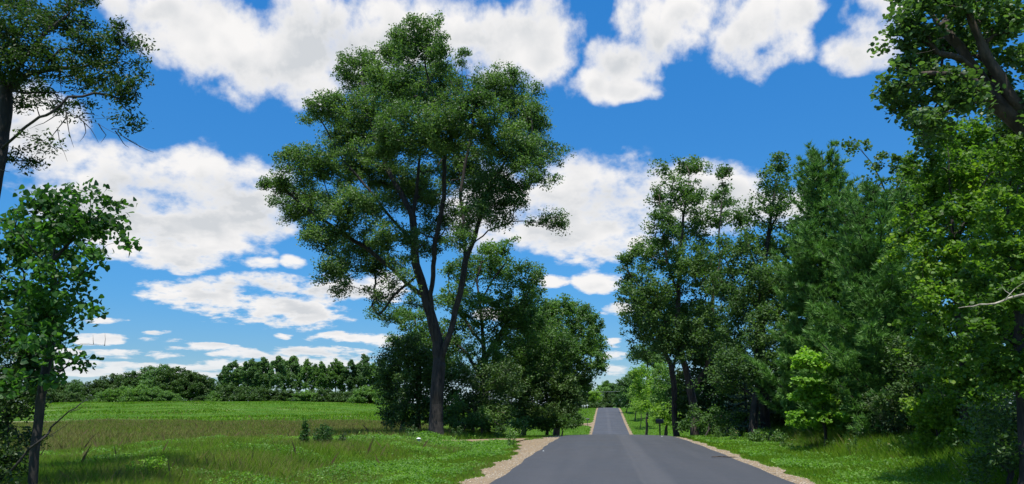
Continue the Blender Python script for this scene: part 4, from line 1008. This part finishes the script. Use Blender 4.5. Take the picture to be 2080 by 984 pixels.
for k, (u, v, p) in enumerate(wood):
    place((None, W1, W2)[p], u, 250+rf.uniform(-8, 8), v, 9.6, ORD[k]+' rounded dark tree from the left in the woodland behind the field', gL, 1.15)
bush = [(216,788,1),(248,783,1),(282,780,1),(314,784,1),(340,792,1),(364,803,1),(190,800,2),(460,775,2),(492,782,2),(524,780,2),(556,784,2),(588,786,2),(620,790,1),(650,784,2),(682,790,2),(712,788,2),(742,782,1),(768,776,1),(410,800,2),(436,792,1),(140,792,2),(100,790,2)]
bush.sort()
for k, (u, v, p) in enumerate(bush):
    place((None, B1, B2)[p], u, (208 if u < 380 else 212)+rf.uniform(-3, 3), v, 4.0, ORD[k]+' bush from the left along the far edge of the field', gB, 1.15)

# ------------------------------------------------------------------ weeds in the grass
def weed(name, label, u, Y, hgt, spread, nst, leaf, mat, seed, group=None, flower=None):
    rng = np.random.default_rng(seed); base = G(u, Y); root = empty(name, tuple(base), label, 'plant', group)
    mb = MB(); C = []; tips = []
    for s in range(nst):
        a = rng.random()*6.28; r = spread*rng.random()**.7; hh = hgt*rng.uniform(.55, 1.05)*(1-.3*r/spread)
        p0 = np.array([math.cos(a)*r*.4, math.sin(a)*r*.4, -.03]); p1 = np.array([math.cos(a)*r, math.sin(a)*r, hh])
        mb.tube([p0, (p0+p1)/2+rng.normal(size=3)*.02, p1], [.006, .005, .003], 4); tips.append(p1)
        for q in range(int(hh/.011)):
            t = rng.random()**.8; c = p0+(p1-p0)*t + rng.normal(size=3)*np.array([.045, .045, .02])*(1.3-.7*t)*(1+leaf*5); C.append(c)
    mb.build('stem', M['elm'], root)
    C = np.array(C); leaves(rng, C, leaf*(.6+.8*rng.random(len(C))), M[mat], 'foliage', root, 'oval', .3)
    if flower:
        for tp_ in tips[:6]:
            f = np.repeat(tp_[None], 16, 0); f = f+rng.normal(size=f.shape)*np.array([.011, .011, .005])
            leaves(rng, f, np.full(len(f), .022), M[flower], 'flower', root, 'round', 1.5)
    return root
M['petal'] = leaf_mat('pale_flower', [(.30,.32,.22),(.36,.38,.27),(.42,.44,.33)], .2, (1,1,1))
M['seed'] = leaf_mat('tan_seed_head', [(.22,.17,.09),(.30,.24,.13),(.36,.30,.18)], .2, (1,1,1))
weed('tall_weed', 'tallest dark weed standing up in the middle of the meadow', 616, 26, 1.55, .15, 12, .08, 'heart', 1)
weed('tall_weed', 'bushy weed just right of the tallest dark weed in the meadow', 658, 27, 1.15, .6, 30, .08, 'heart', 2)
weed('tall_weed', 'low wide weed patch left of the gravel drive end', 690, 29, .75, .4, 14, .07, 'elm', 3)
weed('meadow_shrub', 'round bright green bushy plant at the bottom left of the meadow', 305, 16.4, .66, .6, 60, .06, 'maple_br', 4)
weed('tall_weed', 'dark weed in the brown grass far left of the tallest weed', 480, 24, .6, .3, 9, .06, 'heart', 5)
wl_ = [(835,36,'flowering weed stalk in front of the gravel drive near the white capped post'),(930,43.5,'flowering weed right of the big trunk foot'),(820,46,'tan flowering weed left of the big trunk foot'),(1035,33,'tall pale flowered weed at the left gravel edge'),(1010,46,'leafy weed below the dark bush right of the trunk'),(1060,50,'white topped weed under the bushes near the left gravel edge')]
for k, (u, Y, lb) in enumerate(wl_): weed('flowering_weed', lb, u, Y, .95, .35, 9, .06, 'mid', 10+k, 'flowering weeds left of the road', 'petal' if k != 2 else 'seed')
wr_ = [(1460,44,'first'),(1490,41,'second'),(1540,37,'third'),(1600,33,'fourth'),(1700,31,'fifth'),(1740,28,'sixth'),(1835,25,'seventh'),(1790,27,'eighth'),(1900,20.5,'ninth')]
wr_.sort()
for k, (u, Y, _) in enumerate(wr_): weed('verge_weed', ORD[k]+' tall leafy weed from the left along the foot of the right trees', u, Y, .85, .4, 12, .065, 'mid', 30+k, 'weeds at the foot of the right trees', 'seed' if k % 2 else None)

# ------------------------------------------------------------------ roadside things
M['black'] = simple('black_paint', (.02,.02,.022), .4); M['wood'] = simple('weathered_post', (.16,.12,.08), .85, 0, .2, 12)
M['white'] = simple('white_paint', (.72,.74,.72), .5, 0, .04); M['greyg'] = simple('grey_green_plastic', (.26,.33,.27), .5, 0, .05)
M['signback'] = simple('pale_metal', (.55,.58,.58), .45, .2, .06); M['red'] = simple('red_flag', (.5,.03,.02), .5)
def mailbox(label, u, Y, hz, mat, rot, length=.52, w=.2, two=False):
    b = G(u, Y); root = empty('mailbox', tuple(b), label, 'mailbox'); root.rotation_euler = (0, 0, rot)
    p = MB(); p.box(-.05, .05, -.05, .05, -.1, hz-.01); p.box(-.05, .05, -length*.45, length*.45, hz-.05, hz-.008); p.build('post', M['wood'] if not two else M['black'], root, bevel=.006)
    prof = [(-w/2, hz), (w/2, hz), (w/2, hz+w*.6)]+[(w/2*math.cos(t), hz+w*.6+w/2*math.sin(t)) for t in np.linspace(.3, math.pi-.3, 7)]+[(-w/2, hz+w*.6)]
    m = MB(); m.prism(prof, (-length/2, length/2)); m.build('box', M[mat], root, bevel=.006)
    d = MB(); d.prism([(x*1.04, hz+(z-hz)*1.03) for x, z in prof], (-length/2-.02, -length/2-.003)); dd = d.build('door', M[mat], root)
    h = MB(); h.box(-.015, .015, -length/2-.045, -length/2-.02, hz+w*.75, hz+w*.82); h.build('handle', M['signback'], dd)
    f = MB(); f.box(w/2+.006, w/2+.012, -.02, .02, hz+w*.3, hz+w*1.15); f.box(w/2+.006, w/2+.012, -.02, .07, hz+w*.95, hz+w*1.15); f.build('flag', M['red'] if not two else M['black'], root)
    return root
mailbox('wide black mailbox on a wooden post half hidden by weeds right of the road', 1341, 60, 1.12, 'black', R(78), .55, .26)
mailbox('dark mailbox on a post by the gravel drive left of the far road', 1193.5, 168, 1.15, 'black', R(82), .75, .34, True)
def sign(label, u, Y, shape, s, h):
    b = G(u, Y); root = empty('road_sign', tuple(b), label, 'sign', 'small signs on the hill left of the road')
    p = MB(); p.tube([(0, 0, -.2), (0, 0, h+s*.3)], [.035, .035], 6); p.build('post', M['signback'], root)
    m = MB(); y0, y1 = -.07, -.045
    if shape == 'rect':
        m.prism([(-s*.5, h-s*.05), (s*.5, h-s*.05), (s*.5, h+s*.42), (-s*.5, h+s*.42)], (y0, y1)); m.prism([(-s*.5, h-s*.62), (s*.5, h-s*.62), (s*.5, h-s*.15), (-s*.5, h-s*.15)], (y0, y1))
    elif shape == 'round': m.prism([(s*.5*math.cos(t), h+s*.5*math.sin(t)) for t in np.arange(0, 6.28, 6.2832/16)], (y0, y1))
    else: m.prism([(-s*.62, h), (0, h-s*.62), (s*.62, h), (0, h+s*.62)], (y0, y1))
    m.build('panel', M['signback'], root, bevel=.004)
sign('pair of small pale rectangular plates on a post, leftmost of the three signs', 1182.5, 256, 'rect', .62, 1.0)
sign('small round pale sign, middle of the three on the hill', 1188, 256, 'round', .55, 1.05)
sign('small pale diamond shaped sign, rightmost of the three on the hill', 1193.2, 256, 'diamond', .58, 1.1)
def pedestal():
    b = G(850, 33.5); root = empty('utility_pedestal', tuple(b), 'small utility pedestal with a white cap in the grass before the gravel drive', 'pedestal')
    m = MB(); m.tube([(0, 0, -.1), (0, 0, .34), (0, 0, .38)], [.06, .06, .055], 14); m.build('post', M['greyg'], root, True)
    c = MB(); c.tube([(0, 0, .38), (0, 0, .395), (0, 0, .42), (0, 0, .44)], [.10, .105, .08, .02], 16); c.build('cap', M['white'], root, True)
    k = MB(); k.box(.09, .11, -.01, .01, -.05, .36); k.build('marker_stake', M['white'], root)
pedestal()
# wire across the far road
a = P(1100, 789, 275); b = P(1330, 790, 275); root = empty('utility_wire', tuple(a), 'thin wire crossing high over the far end of the road', 'wire')
mb = MB(); mb.tube([(b-a)*t-np.array([0, 0, 1.2*math.sin(math.pi*t)]) for t in np.linspace(0, 1, 14)], [.02]*14, 5); mb.build('cable', M['signback'], root)
# litter on the road and the stick on the right gravel edge
def small(name, label, cat, u, Y, pts, r, mat):
    g = G(u, Y); z = float(roadz(g[0], Y)) if RX0 < g[0]-float(roadx(Y)) < RX1 else float(H(g[0], Y))+.05
    m = MB(); m.tube(pts, r, 6); o = m.build(name, M[mat], None, True); o.location = (g[0], g[1], z+.02); tag(o, label, cat)
small('stick', 'short brown stick lying on the right gravel edge', 'stick', 1473, 25.5, [(-.4,.1,.03),(-.15,.02,.05),(.1,-.02,.04),(.4,.03,.03)], [.012,.02,.018,.008], 'bark_brown')
small('pebble', 'single white pebble on the asphalt near the left gravel edge', 'stone', 1104, 28.5, [(-.03,0,0),(-.01,.01,.01),(.01,0,.01),(.03,0,0)], [.008,.018,.018,.006], 'signback')
small('paper_scrap', 'tiny pale scrap on the asphalt near the right road edge at the crest', 'litter', 1345, 45, [(-.05,0,0),(-.02,.01,.01),(.03,0,.01),(.05,0,0)], [.008,.012,.012,.006], 'signback')
print('FACES', sum(len(o.data.polygons) for o in bpy.data.objects if o.type == 'MESH'))
